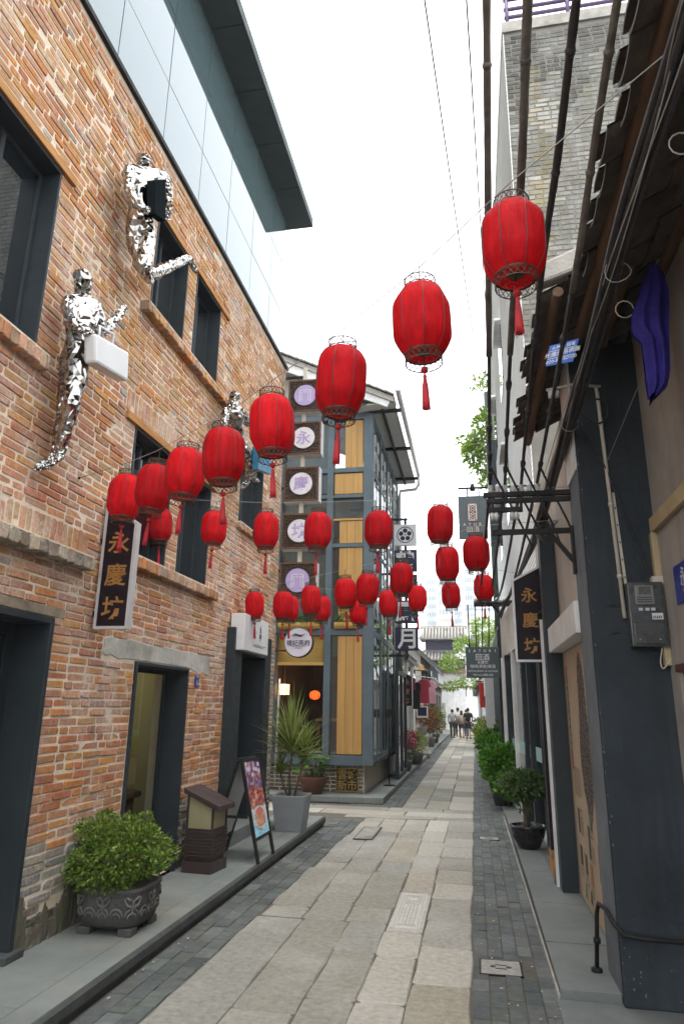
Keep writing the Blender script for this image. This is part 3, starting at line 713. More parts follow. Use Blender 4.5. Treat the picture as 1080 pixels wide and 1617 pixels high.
# ------------------------------------------------------------------ mirror-faceted climbing figures
def skinned(name, pts, edges, rads, material, parent, sub=1, jitter=0.0, smooth=False, label=None):
    m = bpy.data.meshes.new(name); bm = bmesh.new(); ly = bm.verts.layers.skin.verify(); vs = []
    for i, (p, r) in enumerate(zip(pts, rads)):
        v = bm.verts.new(tuple(p)); v[ly].radius = (r, r) if not isinstance(r, tuple) else r; v[ly].use_root = (i == 0); vs.append(v)
    for i, j in edges: bm.edges.new((vs[i], vs[j]))
    bm.to_mesh(m); bm.free()
    o = bpy.data.objects.new(name, m); COL.objects.link(o)
    k = o.modifiers.new('s', 'SKIN'); k.use_smooth_shade = smooth
    if sub: q = o.modifiers.new('d', 'SUBSURF'); q.levels = q.render_levels = sub
    me = bpy.data.meshes.new_from_object(o.evaluated_get(bpy.context.evaluated_depsgraph_get()))
    bpy.data.objects.remove(o); bpy.data.meshes.remove(m)
    org = ORG[parent.name] if parent is not None else Vector((0, 0, 0))
    for v in me.vertices: v.co = v.co - org + Vector((R.uniform(-jitter, jitter), R.uniform(-jitter, jitter), R.uniform(-jitter, jitter)))
    me.name = name; me.materials.clear(); me.materials.append(material)
    if not smooth:
        bm = bmesh.new(); bm.from_mesh(me); bmesh.ops.triangulate(bm, faces=bm.faces[:]); bm.to_mesh(me); bm.free()
    me.polygons.foreach_set('use_smooth', [smooth] * len(me.polygons)); me.update()
    o = bpy.data.objects.new(name, me); link_child(o, parent)
    return o
def fig(P): return [onX(px, py, x) for px, py, x in P]
# 0 pelvis 1 waist 2 chest 3 neck 4 head 5 crown | arm a 6 7 8 9 | arm b 10 11 12 13 | leg a 14 15 16 17 | leg b 18 19 20 21
FE = [(0, 1), (1, 2), (2, 3), (3, 4), (4, 5), (2, 6), (6, 7), (7, 8), (8, 9), (2, 10), (10, 11), (11, 12), (12, 13), (0, 14), (14, 15), (15, 16), (16, 17), (0, 18), (18, 19), (19, 20), (20, 21)]
FR = [.12, .115, .145, .06, .095, .07, .075, .055, .042, .04, .075, .055, .042, .04, .105, .075, .045, .035, .105, .075, .045, .035]
t = thing('climbing_figure', 'mirror-steel climbing figure carrying a white briefcase', 'sculpture', (-2.65, 4.1, 3.9), 'mirror-steel figures climbing the brick wall')
P = [(112, 578, -2.74), (122, 545, -2.70), (132, 497, -2.70), (131, 468, -2.70), (130, 440, -2.68), (130, 424, -2.68), (152, 482, -2.62), (160, 528, -2.60), (182, 505, -2.62), (197, 484, -2.66),
     (108, 478, -2.76), (118, 512, -2.62), (140, 525, -2.56), (147, 532, -2.55), (110, 588, -2.78), (103, 632, -2.80), (88, 722, -2.83), (58, 740, -2.80), (122, 588, -2.68), (112, 640, -2.66), (95, 718, -2.78), (70, 738, -2.77)]
skinned('body', fig(P), FE, [r * .80 for r in FR], M['chrome'], t, 2, .0078)
t2 = thing('briefcase', 'white briefcase held out by the mirror-steel figure', 'briefcase', (-2.5, 4.35, 4.2))
c = [onX(131, 527, -2.60), onX(186, 558, -2.60), onX(184, 604, -2.60), onX(132, 574, -2.60)]
MB().prism(c, (.10, 0, 0)).build('case', M['white_plastic'], t2, bevel=.02)
h0 = c[0].lerp(c[1], .25); h1 = c[0].lerp(c[1], .62)
MB().tube([h0 + Vector((.05, 0, 0)), h0 + Vector((.05, 0, .10)), h1 + Vector((.05, 0, .10)), h1 + Vector((.05, 0, 0))], .010).build('handle', M['white_plastic'], t2)

t = thing('climbing_figure', 'mirror-steel climbing figure with a bent leg, uppermost on the brick wall', 'sculpture', (-2.65, 4.7, 5.9), 'mirror-steel figures climbing the brick wall')
P = [(215, 362, -2.72), (220, 335, -2.68), (228, 292, -2.66), (228, 264, -2.66), (227, 250, -2.64), (229, 243, -2.63), (258, 275, -2.60), (266, 308, -2.58), (265, 335, -2.60), (264, 348, -2.62),
     (203, 270, -2.74), (206, 305, -2.66), (222, 330, -2.58), (236, 332, -2.55), (210, 372, -2.74), (232, 436, -2.66), (298, 407, -2.66), (310, 430, -2.66), (236, 366, -2.64), (226, 420, -2.60), (233, 440, -2.62), (240, 444, -2.62)]
skinned('body', fig(P), FE, [r * .86 for r in FR], M['chrome'], t, 2, .0078)
MB().prism([onX(232, 285, -2.56), onX(250, 284, -2.56), onX(250, 350, -2.56), onX(233, 338, -2.56)], (.07, 0, 0)).build('folder', M['win_glass'], t)

t = thing('climbing_figure', 'mirror-steel climbing figure half hidden behind the lanterns', 'sculpture', (-2.65, 7.3, 5.2), 'mirror-steel figures climbing the brick wall')
P = [(380, 705, -2.72), (375, 690, -2.68), (368, 655, -2.66), (368, 635, -2.66), (371, 625, -2.64), (372, 617, -2.63), (380, 650, -2.60), (392, 670, -2.58), (402, 660, -2.60), (406, 652, -2.62),
     (356, 650, -2.74), (352, 675, -2.66), (360, 690, -2.58), (366, 692, -2.55), (378, 712, -2.74), (396, 722, -2.62), (390, 762, -2.74), (382, 770, -2.72), (384, 712, -2.64), (404, 725, -2.60), (400, 756, -2.70), (408, 760, -2.68)]
skinned('body', fig(P), FE, [r * .80 for r in FR], M['chrome'], t, 2, .0078)
MB().prism([onX(398, 705, -2.58), onX(420, 715, -2.58), onX(420, 750, -2.58), onX(398, 742, -2.58)], (.08, 0, 0)).build('blue_bag', mat('teal_blue_panel', (.02, .17, .30), None, 5, .3), t, bevel=.01)

# ------------------------------------------------------------------ leaves
GREEN = dict(box=[(.10, .19, .018), (.15, .25, .025), (.21, .31, .045), (.06, .12, .018), (.27, .35, .08), (.13, .16, .04)], dark=[(.04, .095, .022), (.06, .125, .03), (.028, .065, .018), (.10, .18, .05)],
             hedge=[(.065, .19, .012), (.10, .27, .02), (.04, .12, .01), (.15, .34, .035)], spray=[(.24, .31, .07), (.18, .25, .05), (.32, .37, .12), (.14, .19, .04), (.37, .37, .17)],
             lime=[(.27, .40, .05), (.20, .33, .04), (.36, .47, .10), (.15, .25, .03)], pink=[(.55, .02, .22), (.45, .015, .17), (.62, .05, .30)], rust=[(.42, .07, .03), (.30, .05, .03), (.5, .14, .06)])
def leaf(mb, p, d, L, W, col, bend=.25):
    d = Vector(d).normalized(); s = d.cross(Vector((R.uniform(-1, 1), R.uniform(-1, 1), R.uniform(-.4, 1)))); s = s.normalized() if s.length > .01 else d.orthogonal().normalized()
    n = s.cross(d); a = Vector(p); b = a + d * L * .5 + n * L * bend * .3; c = a + d * L - n * L * bend * .2
    k = len(mb.v); mb.v += [tuple(a), tuple(b + s * W * .5 - n * W * .12), tuple(c), tuple(b - s * W * .5 - n * W * .12), tuple(b)]
    mb.face((k, k + 1, k + 4), False, col); mb.face((k + 1, k + 2, k + 4), False, col); mb.face((k + 2, k + 3, k + 4), False, col); mb.face((k + 3, k, k + 4), False, col)
def foliage(c, rx, ry, rz, n, L, W, pal, lumps=9, fill=.35, down=.2, seed=1):
    rr = random.Random(seed); mb = MB(); C = Vector(c)
    lp = [Vector((rr.gauss(0, 1), rr.gauss(0, 1), rr.gauss(.25, .9))).normalized() for _ in range(lumps)]
    for _ in range(n):
        q = Vector((rr.gauss(0, 1), rr.gauss(0, 1), rr.gauss(.15, 1))).normalized()
        bump = max(q.dot(l) for l in lp); rad_ = (.62 + .40 * max(0, bump) ** 6) * (rr.uniform(.82, 1.04) if rr.random() > fill else rr.uniform(.35, .9))
        p = C + Vector((q.x * rx, q.y * ry, q.z * rz)) * rad_
        d = q + Vector((rr.uniform(-.9, .9), rr.uniform(-.9, .9), rr.uniform(-.6, .9) - down))
        leaf(mb, p, d, L * rr.uniform(.65, 1.3), W * rr.uniform(.7, 1.25), jit(rr.choice(pal), .22))
    return mb

# stone planter with the round bush
t = thing('stone_planter', 'carved grey stone planter on short feet against the brick wall', 'planter', (-2.60, 5.10, .12))
M['relief'] = mat('carved_stone', (.085, .083, .078), (.055, .053, .05), 14, .85, .7, 45, grime=.3)
mb = MB(); cx, cy = -2.565, 5.115; mb.lathe([(.195, .165), (.224, .19), (.238, .25), (.242, .36), (.245, .385), (.252, .395), (.252, .412), (.225, .415), (.21, .36)], 32, (cx, cy, 0), True, 4); mb.build('bowl', M['relief'], t)
mb = MB()
for k in range(4): a = rad(45 + 90 * k); mb.box(cx + .19 * math.cos(a) * 1.15 - .05, cx + .19 * math.cos(a) * 1.15 + .05, cy + .19 * math.sin(a) * 1.15 - .05, cy + .19 * math.sin(a) * 1.15 + .05, .12, .168)
mb.build('foot', M['relief'], t, bevel=.006)
mb = MB()
def on_bowl(a, z, out=.006):
    r = .236 + (.006 if z > .3 else 0); x, y = math.cos(a), math.sin(a); m = (abs(x) ** 4 + abs(y) ** 4) ** (-1 / 4); return (cx + (r + out) * x * m, cy + (r + out) * y * m, z)
for k in range(16):
    a0 = 2 * math.pi * k / 16
    mb.tube([on_bowl(a0 + .17 * math.cos(u), .245 + .05 * math.sin(u), .002) for u in [math.pi * q / 8 for q in range(9)]], .008, 5)
    mb.tube([on_bowl(a0 + .11 * math.cos(u), .235 + .032 * math.sin(u), .004) for u in [math.pi * q / 6 for q in range(7)]], .006, 5)
    if k % 2 == 0:
        mb.tube([on_bowl(a0, .25 + .02 * q, .004) for q in range(6)], .008, 5)
        for s in (-1, 1):
            mb.tube([on_bowl(a0 + s * (.03 + .045 * q), .29 + .016 * q + .012 * math.sin(q * 2), .003) for q in range(5)], [.006, .011, .011, .008, .004], 5)
            mb.tube([on_bowl(a0 + s * (.02 + .05 * q), .345 + .008 * q, .003) for q in range(4)], [.006, .011, .010, .005], 5)
mb.build('carved_relief', mat('worn_carving', (.16, .157, .15), (.10, .098, .093), 14, .85, .7, 45), t)
mb = MB(); mb.lathe([(.2, .385), (.05, .395)], 14, (cx, cy, 0), True, 3.2); mb.build('soil', M['joint'], t)
t = thing('box_bush', 'round bright green bush growing in the carved stone planter', 'bush', (cx, cy, .42))
mb = MB()
for k in range(16): a = 6.283 * k / 16; mb.tube([(cx + .05 * math.cos(a), cy + .05 * math.sin(a), .40), (cx + .15 * math.cos(a), cy + .15 * math.sin(a), .54), (cx + .26 * math.cos(a), cy + .26 * math.sin(a), .64)], [.009, .006, .003], 5)
mb.build('stems', M['bark'], t)
f = foliage((cx - .02, cy, .585), .40, .38, .26, 6500, .034, .018, GREEN['box'], 18, .45, .1, 3)
rr = random.Random(33)
for k in range(16):
    a, e = rr.uniform(0, 6.28), rr.uniform(.0, 1.2); u = Vector((math.cos(a) * math.cos(e), math.sin(a) * math.cos(e), math.sin(e))); c_ = Vector((cx - .02, cy, .585)) + Vector((u.x * .40, u.y * .38, u.z * .27))
    merge(f, foliage(c_, .075, .075, .06, 70, .034, .018, GREEN['box'], 4, .6, -.2, 200 + k))
g2 = foliage((cx + .0, cy - .2, .45), .20, .16, .10, 420, .034, .018, GREEN['box'], 6, .4, .4, 4); merge(f, g2)
g2 = foliage((cx - .25, cy - .12, .47), .20, .18, .12, 420, .034, .018, GREEN['box'], 6, .4, .4, 5); merge(f, g2)
f.build('foliage', M['leaf'], t)

# lantern bollard
t = thing('floor_lantern', 'brown floor lantern with slatted base and sloping lid', 'lamp', (-2.64, 6.9, .12))
M['lamp_brown'] = mat('brown_metal', (.050, .032, .030), (.04, .026, .025), 6, .5, .1, 60); M['parchment'] = mat('parchment_glass', (.50, .46, .28), (.42, .38, .22), 5, .4, trans=.3)
ca, sa = math.cos(rad(-6)), math.sin(rad(-6)); LC = Vector((-2.63, 6.93, 0))
def lb(mb, x0, x1, y0, y1, z0, z1, zs=None):
    z2 = z1 if zs is None else zs
    p = [(x0, y0, z0), (x1, y0, z0), (x1, y1, z0), (x0, y1, z0), (x0, y0, z1), (x1, y0, z2), (x1, y1, z2), (x0, y1, z1)]
    return mb.hexa([(LC.x + a * ca - b * sa, LC.y + a * sa + b * ca, c_) for a, b, c_ in p])
lb(MB(), -.155, .155, -.17, .17, .12, .215).build('plinth', M['lamp_brown'], t, bevel=.004)
lb(MB(), -.128, .128, -.143, .143, .215, .26).build('neck', M['lamp_brown'], t)
for k in range(8): lb(MB(), -.15, .15, -.165, .165, .262 + k * .029, .262 + k * .029 + .020).build('slat', M['lamp_brown'], t, bevel=.003)
lb(MB(), -.138, .138, -.153, .153, .26, .50).build('louvre_core', M['lamp_brown'], t)
mb = MB()
for x in (-.142, .124):
    for y in (-.157, .139): lb(mb, x, x + .018, y, y + .018, .495, .80 if x < 0 else .69)
lb(mb, -.145, .145, -.16, .16, .492, .507); mb.build('corner_post', M['lamp_brown'], t)
lb(MB(), -.128, .128, -.146, .146, .505, .80, .69).build('glass_shade', M['parchment'], t)
mb = MB(); p = [(-.18, -.18, .825), (.21, -.18, .67), (.21, .18, .67), (-.18, .18, .825)]; mb.hexa([(LC.x + a * ca - b * sa, LC.y + a * sa + b * ca, c_ + dz) for dz in (0, .05) for a, b, c_ in p]); mb.build('lid', M['lamp_brown'], t, bevel=.005)

# menu board
t = thing('menu_board', 'folding black menu board with a printed food picture', 'sign', (-2.45, 7.55, .12))
A0, A1, B0, B1 = Vector((-2.20, 7.30, .12)), Vector((-2.20, 7.84, .12)), Vector((-2.42, 7.27, 1.10)), Vector((-2.42, 7.86, 1.09))
def pan(a0, a1, b0, b1, name, face, lo):
    mb = MB(); n = (a1 - a0).cross(b0 - a0).normalized()
    for p, q in ((a0, b0), (a1, b1)): mb.bar(p, q, .035, .03, n)
    mb.bar(b0, b1, .035, .03, n); mb.bar(a0.lerp(b0, lo), a1.lerp(b1, lo), .03, .03, n); f = mb.build(name, M['steel'], t)
    q = [a0.lerp(b0, lo).lerp(a1.lerp(b1, lo), .04), a0.lerp(b0, lo).lerp(a1.lerp(b1, lo), .96), b0.lerp(b1, .96), b0.lerp(b1, .04)]; off = n * .004
    MB().prism([v + off for v in q], -n * .01).build('panel', face, f); return q, n, f
M['menu_print'] = mat('menu_picture', (.60, .22, .16), (.30, .12, .20), 9, .4, c3=(.45, .42, .52))
q, n, f = pan(A0, A1, B0, B1, 'front_leaf', M['white_plastic'], .22)
n = n if n.x > 0 else -n
def onm(u, v, o=.006): return q[0].lerp(q[1], u).lerp(q[3].lerp(q[2], u), v) + n * o
mb = MB(); rr = random.Random(5)
for i in range(14):
    for j in range(30):
        u0, u1, v0, v1 = i / 14, (i + 1) / 14, j / 30, (j + 1) / 30; v = (v0 + v1) / 2; u = (u0 + u1) / 2
        if v > .86: c = (.45, .40, .55) if abs(u - .35) < .28 else (.12, .07, .17)
        elif v > .62: c = rr.choice([(.10, .05, .14), (.16, .06, .16), (.35, .28, .42), (.30, .07, .07)])
        elif v > .36: c = rr.choice([(.16, .08, .2), (.45, .12, .06), (.30, .05, .05), (.5, .2, .12), (.1, .05, .13)])
        else: c = (.50, .58, .68) if v > .16 else (.30, .62, .78)
        mb.poly([onm(u0, v0), onm(u1, v0), onm(u1, v1), onm(u0, v1)], jit(c, .25, rr))
def blob(u, v, ru, rv, c, o): mb.poly([onm(u + ru * math.cos(a) * rr.uniform(.85, 1.1), v + rv * math.sin(a) * rr.uniform(.85, 1.1), o) for a in [6.283 * k / 14 for k in range(14)]], c)
for k in range(26): blob(rr.uniform(.2, .8), rr.uniform(.42, .62), .09, .022, rr.choice([(.60, .12, .04), (.42, .05, .04), (.66, .36, .22), (.2, .04, .05)]), .0065 + k * .0001)
for k in range(14): blob(rr.uniform(.1, .9), rr.uniform(.74, .96), .08, .03, rr.choice([(.60, .56, .66), (.12, .04, .10), (.42, .05, .07), (.16, .24, .12)]), .0065 + k * .0001)
blob(.52, .24, .40, .16, (.62, .62, .60), .0092); blob(.52, .24, .34, .13, (.52, .28, .18), .0094); blob(.5, .31, .24, .055, (.60, .16, .14), .0096)
for k in range(22): blob(.52 + rr.uniform(-.28, .28), .2 + rr.uniform(-.08, .08), .05, .016, rr.choice([(.62, .34, .18), (.50, .18, .10), (.68, .5, .36)]), .0098 + k * .0001)
mb.build('printed_picture', M['tint'], f)
pan(Vector((-2.74, 7.84, .12)), Vector((-2.74, 7.30, .12)), Vector((-2.46, 7.86, 1.09)), Vector((-2.46, 7.27, 1.10)), 'back_leaf', M['alu'], .2)
MB().bar((-2.33, 7.29, .55), (-2.60, 7.29, .55), .02, .025).build('stay', M['steel'], t)

# grey tapered planter with a dracaena
t = thing('grey_planter', 'smooth grey tapered square planter at the end of the raised pavement', 'planter', (-2.39, 9.3, .12))
M['grey_pot'] = mat('grey_concrete_pot', (.255, .27, .28), (.20, .215, .225), 3, .6, .1, 60)
mb = MB(); mb.lathe([(.175, .12), (.225, .53), (.225, .55), (.205, .55), (.19, .50)], 4, (-2.39, 9.32, 0), False, None, True, None, .5)
mb.v = [(-2.39 + (x + 2.39) * 1.35, 9.32 + (y - 9.32) * 1.35, z) for x, y, z in mb.v]; mb.build('pot', M['grey_pot'], t, bevel=.008)
MB().box(-2.56, -2.22, 9.15, 9.49, .47, .50).build('soil', M['joint'], t)
t = thing('spiky_plant', 'tall spiky dracaena with long narrow leaves in the grey planter', 'plant', (-2.39, 9.32, .5))
stems = [((-2.42, 9.32, .5), (-2.43, 9.32, .8), (-2.40, 9.30, 1.05)), ((-2.36, 9.30, .5), (-2.28, 9.28, .8), (-2.22, 9.28, 1.02)), ((-2.44, 9.36, .5), (-2.52, 9.34, .65), (-2.56, 9.34, .80))]
for s in stems: MB().tube(s, [.016, .014, .012], 6).build('stem', M['bark'], t)
rr = random.Random(11)
def blade(base, d, L, W, col):
    mb = MB(); d = Vector(d).normalized(); s = d.cross(Vector((0, 0, 1))); s = s.normalized() if s.length > .05 else Vector((1, 0, 0)); p = Vector(base); pts = []
    for k in range(6):
        f = k / 5; pts.append((p.copy(), W * (.55 + .45 * math.sin(math.pi * min(1, f * 1.2 + .1))) * (1 - f ** 3))); dd = d + Vector((0, 0, -1)) * f * f * rr.uniform(.1, .5); p = p + dd.normalized() * L / 5
    for (a, wa), (b_, wb) in zip(pts, pts[1:]):
        dn = Vector((0, 0, -.25)); k = len(mb.v); mb.v += [tuple(a - s * wa / 2), tuple(a + dn * wa), tuple(b_ + dn * wb), tuple(b_ - s * wb / 2), tuple(a + s * wa / 2), tuple(b_ + s * wb / 2)]
        mb.face((k, k + 1, k + 2, k + 3), False, col); mb.face((k + 1, k + 4, k + 5, k + 2), False, col)
    return mb
for (c_, n_, L_, up) in ((Vector((-2.40, 9.30, 1.03)), 120, .66, 1.35), (Vector((-2.22, 9.28, 1.0)), 60, .42, .75), (Vector((-2.56, 9.34, .80)), 36, .27, .75)):
    for k in range(n_):
        a = rr.uniform(0, 6.283); e = rr.random() ** .7; z = up * (1.25 - e * 1.25) + .12
        b_ = c_ + Vector((0, 0, .30 * (1 - e) * up * rr.random()))
        blade(b_, (math.cos(a) * (.25 + e * .9), math.sin(a) * (.25 + e * .9), z), L_ * rr.uniform(.75, 1.1), .034, jit(rr.choice(GREEN['spray']), .2, rr)).build('leaf', M['leaf'], t)

# ================================================================== CORNER SHOP OF STEEL AND GLASS
YF = 13.35; XL, XR = -4.0, -1.90; YB = 18.4
pvn = structure('corner_pavement')
for k in range(4):
    a = -4.9 + k * .81; MB().box(a + .003, a + .807, 13.02, 14.6, .0, .10).build('paving_slab', M['platform'], pvn, bevel=.004)
y = 14.6
while y < 46:
    L_ = 1.6 if y < 26 else 4; MB().box(-2.6, -1.663, y + .003, y + L_ - .003, .0, .10).build('paving_slab', M['platform'], pvn, bevel=.004); y += L_
MB().box(-9, -1.70, 13.06, 46, -.02, .06).build('riser', M['kerb'], pvn)
cs = thing('corner_shop', 'corner shop of blue grey steel, glass and golden wood with a tiled roof', 'shop', (-3, 14, .1))
pb = MB()
def bricks_face(y, x0, x1, z0, z1, H=.07, pal=((.12, .11, .085), (.15, .135, .10), (.10, .095, .08), (.17, .16, .14))):
    global pieces; L = []; z = z0; k = 0
    while z + H <= z1 + .01:
        x = x0 - (k % 2) * .1
        while x < x1:
            l = R.choice([.22, .22, .21, .11]); a, b = max(x, x0), min(x + l, x1)
            if b - a > .03: L.append(brick(a + .005, b - .005, z + .005, z + H - .006, jit(R.choice(pal), .15), y, 'y', .03, R.uniform(-.003, .004), 1, 1))
            x += l
        z += H; k += 1
    return L
mb = MB().box(-3.95, -2.10, 13.62, YB, .1, .62); mb.build('plinth', M['mortar'], cs)
rest = MB()
for m in bricks_face(13.61, -3.95, -2.10, .10, .61): merge(rest, m)
rest.build('plinth_bricks', M['grey_brick'], cs, kind='stuff')
se = MB().box(-2.64, -2.20, 13.585, 13.60, .12, .545).build('seal_plate', M['signblack'], cs)
M['bright_gold'] = mat('seal_gold', (.42, .30, .07), (.30, .21, .05), 20, .4, metal=.4)
mb = MB()
for q in ((-2.635, -2.205, .125, .14), (-2.635, -2.205, .525, .54), (-2.635, -2.62, .14, .525), (-2.22, -2.205, .14, .525)): mb.box(q[0], q[1], 13.575, 13.586, q[2], q[3])
mb.build('gold_border', M['bright_gold'], se)
for ch, x, z in (('城', -2.325, .425), ('市', -2.325, .24), ('雲', -2.515, .425), ('新', -2.515, .24)): text_mb(ch, .20, (x, 13.578, z), (1, 0, 0), (0, 0, 1), bold=.008).build('character', M['bright_gold'], se)
SL = M['slate_light']
for x0, x1 in ((XL, XL + .16), (-2.87, -2.74), (-2.10, XR)): MB().box(x0, x1, YF, YF + .19, .61, 7.78).build('column', SL, cs, bevel=.006)
for y in (14.62, 15.88, 17.15, YB - .15): MB().box(XR - .14, XR, y, y + .14, .61, 7.78).build('column', SL, cs, bevel=.006)
for z0, z1 in ((.60, .78), (3.02, 3.14), (4.80, 4.88), (5.86, 5.93), (6.42, 6.52), (7.62, 7.76)):
    MB().box(XL, XR - .19, YF + .02, YF + .16, z0, z1).build('front_beam', SL, cs, bevel=.004)
    if z0 not in (5.86,): MB().box(XR - .13, XR - .01, YF + .19, YB, z0, z1).build('side_beam', SL, cs, bevel=.004)
# slabs, back walls of the rooms
mb = MB(); mb.box(XL, XR - .15, YF + .17, YB, 3.0, 3.12).box(XL, XR - .15, YF + .17, YB, 5.9, 6.0).box(XL - .2, XR, YF + .17, YB, .60, .66); mb.build('floor_slab', M['dark_void'], cs)
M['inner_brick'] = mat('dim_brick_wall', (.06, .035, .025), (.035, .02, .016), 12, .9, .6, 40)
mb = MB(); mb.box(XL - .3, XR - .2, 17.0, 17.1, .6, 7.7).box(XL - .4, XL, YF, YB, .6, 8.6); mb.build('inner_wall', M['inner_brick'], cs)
for x0, x1, z0, z1 in ((-2.60, -2.115, .80, 3.0), (-2.60, -2.115, 3.30, 4.79), (-2.60, -2.115, 4.89, 5.36), (-2.50, -2.115, 6.53, 7.6), (-2.72, -2.115, 5.95, 6.40)):
    n = 3
    for k in range(n): a = x0 + (x1 - x0) * k / n; MB().box(a + .002, a + (x1 - x0) / n - .002, YF + .045, YF + .08, z0, z1).build('wood_board', M['wood_panel'], cs, bevel=.003)
MB().box(-2.73, -2.11, YF + .03, YF + .08, 5.37, 5.41).build('wood_rail', M['wood_panel'], cs)
for x0, x1 in ((XL + .16, -2.87), (-2.74, -2.10)):
    for z0, z1 in ((.78, 3.02), (3.14, 4.80), (4.88, 5.86), (5.93, 6.42), (6.52, 7.62)):
        if not (x0 < -3 and z0 < 1): MB().box(x0, x1, YF + .09, YF + .098, z0, z1).build('pane', M['clear_glass'], cs)
MB().hexa([(-2.73, YF + .18, 5.42), (-2.11, YF + .18, 5.42), (-2.11, YF + .19, 5.42), (-2.73, YF + .19, 5.42), (-2.73, YF + .18, 5.85), (-2.11, YF + .18, 5.85), (-2.11, YF + .19, 5.85), (-2.73, YF + .19, 5.85)]).build('grey_panel', SL, cs)
MB().box(XL + .2, -2.88, YF + .2, YF + .22, 3.2, 7.6).build('dim_curtain', M['slate_light'], cs)
ysd = [YF + .19, 14.62, 14.76, 15.88, 16.02, 17.15, 17.29, YB - .15]
for k in range(0, 8, 2):
    for z0, z1 in ((.78, 3.02), (3.14, 4.80), (4.88, 6.42), (6.52, 7.62)):
        MB().box(XR - .032, XR - .024, ysd[k], ysd[k + 1], z0, z1).build('pane', M['clear_glass'], cs)
    mb = MB(); y0, y1 = ysd[k], ysd[k + 1]; ym = (y0 + y1) / 2
    mb.box(XR - .05, XR - .015, ym - .02, ym + .02, .78, 7.62); mb.bar((XR - .03, y0, 2.55), (XR - .03, y1, 2.15), .03, .03, (1, 0, 0)); mb.build('glazing_bar', SL, cs)
    rr = random.Random(k + 40); mb = MB()
    for z in (3.6, 4.3, 5.2, 5.7, 6.8, 7.2):
        for yy in (y0 + .3, y1 - .3):
            mb.tube([(XR - .021, yy + .16 * math.cos(a) * rr.uniform(.7, 1.2), z + .22 * math.sin(a)) for a in [q * .7 for q in range(8)]], .014, 4)
    mb.build('frosted_scroll', M['ink_white'], cs)
# bamboo blind: separate canes
M['bamboo'] = mat('bamboo', (.52, .34, .09), (.42, .26, .06), 8, .6, .3, 60, stretch=(.4, 4, 10))
for k in range(26): z = 2.50 + k * .02; MB().tube([(XL + .17, YF + .07, z), (-2.88, YF + .07, z)], .0095, 5).build('blind_cane', M['bamboo'], cs)
MB().box(XL + .17, -2.88, YF + .055, YF + .085, 2.44, 2.50).build('blind_rail', M['bamboo'], cs)
MB().box(-2.74, -2.60, YF + .2, YF + .22, 2.62, 2.68).box(-2.74, -2.60, YF + .2, YF + .22, 2.7, 3.0).build('transom', SL, cs)
# pebbles along the sill
mb = MB()
for _ in range(150):
    x = R.uniform(XL + .2, -2.12); mb.ball((x, R.uniform(YF + .12, YF + .2) if x < -2.62 else YF + .15, .80 + R.uniform(0, .03)), R.uniform(.012, .025), 6, 4, (1, 1, .7), jit((.30, .28, .25), .4))
mb.build('sill_pebbles', M['tint'], cs, kind='stuff')
# roof
def rz(x): return 7.97 - .48 * (x + 1.5)
mb = MB(); xa, xb = -6.2, -1.42
mb.prism([(xa, 12.98, rz(xa) - .14), (xb, 12.98, rz(xb) - .14), (xb, 12.98, rz(xb) - .02), (xa, 12.98, rz(xa) - .02)], (0, YB - 12.98 + .1, 0)); mb.build('roof', M['concrete'], cs)
M['grey_tile'] = mat('grey_roof_tile', (.17, .165, .155), (.10, .098, .092), 14, .9, .5, 50, vari=.2)
for k in range(27):
    x1 = xb - k * .175
    for rowy in (12.93, 13.13, 13.33):
        mb = MB(); p = []
        for q in range(6): a = math.pi * q / 5; p.append((x1 + .01, rowy + .09 - .09 * math.cos(a), rz(x1) - .02 + .07 * math.sin(a)))
        e = Vector((-.20, 0, .20 * .48 + .025)); n = len(p); mb.v += [tuple(v) for v in p] + [tuple(Vector(v) + e) for v in p] + [tuple(Vector(v) * 1 + Vector((0, 0, -.018))) for v in p]
        for q in range(n - 1): mb.face((q, q + 1, n + q + 1, n + q), True); mb.face((2 * n + q, 2 * n + q + 1, q + 1, q))
        mb.build('roof_tile', M['grey_tile'], cs)
for k in range(10): y = 13.6 + k * .5; MB().tube([(xb - .12, y, rz(xb - .12) - .03), (xa, y, rz(xa) - .03)], .07, 8).build('tile_ridge', M['grey_tile'], cs)
mb = MB(); mb.prism([(xa, 13.02, rz(xa) - .42), (-1.56, 13.02, rz(-1.56) - .30), (-1.50, 13.02, rz(-1.5) - .145), (xa, 13.02, rz(xa) - .145)], (0, .06, 0)); mb.build('bargeboard', M['white_paint'], cs)
mb = MB(); mb.prism([(XL - .4, 13.36, 7.76), (XR - .01, 13.36, 7.76), (XR - .01, 13.36, rz(XR) - .3), (XL - .4, 13.36, rz(XL - .4) - .15)], (0, .1, 0)); mb.build('gable', mat('pale_grey_brickwork', (.40, .40, .38), (.28, .28, .27), 14, .9, .5, 40, stretch=(1, 1, 5)), cs)
mb = MB(); mb.box(-2.0, -1.42, 13.1, YB + .1, 7.80, 7.83); mb.poly([(-2.3, 13.06, 7.76), (-1.45, 13.06, 7.80), (-1.45, 13.37, 7.80), (-2.3, 13.37, 7.76)]); mb.build('soffit', mat('soffit_board', (.52, .53, .50), (.46, .47, .44), 3, .8), cs)
for y in (13.35, 15.6, 17.9): MB().box(-2.0, -1.30, y, y + .06, 7.73, 7.80).build('eave_joist', M['steel'], cs)
MB().box(-1.72, -1.67, 13.3, YB, 7.74, 7.80).build('eave_joist', M['steel'], cs)
MB().tube([(-1.32, 12.85, 8.02), (-1.32, YB + .05, 8.02)], .055, 10).build('gutter', M['alu'], cs)
MB().tube([(-1.32, YB - .05, 8.0), (-1.32, YB, 7.72), (-1.40, YB, 7.60), (-1.84, YB, 7.56), (-1.86, YB, 7.4), (-1.86, YB, .2)], .045, 8).build('downpipe', M['alu'], cs)
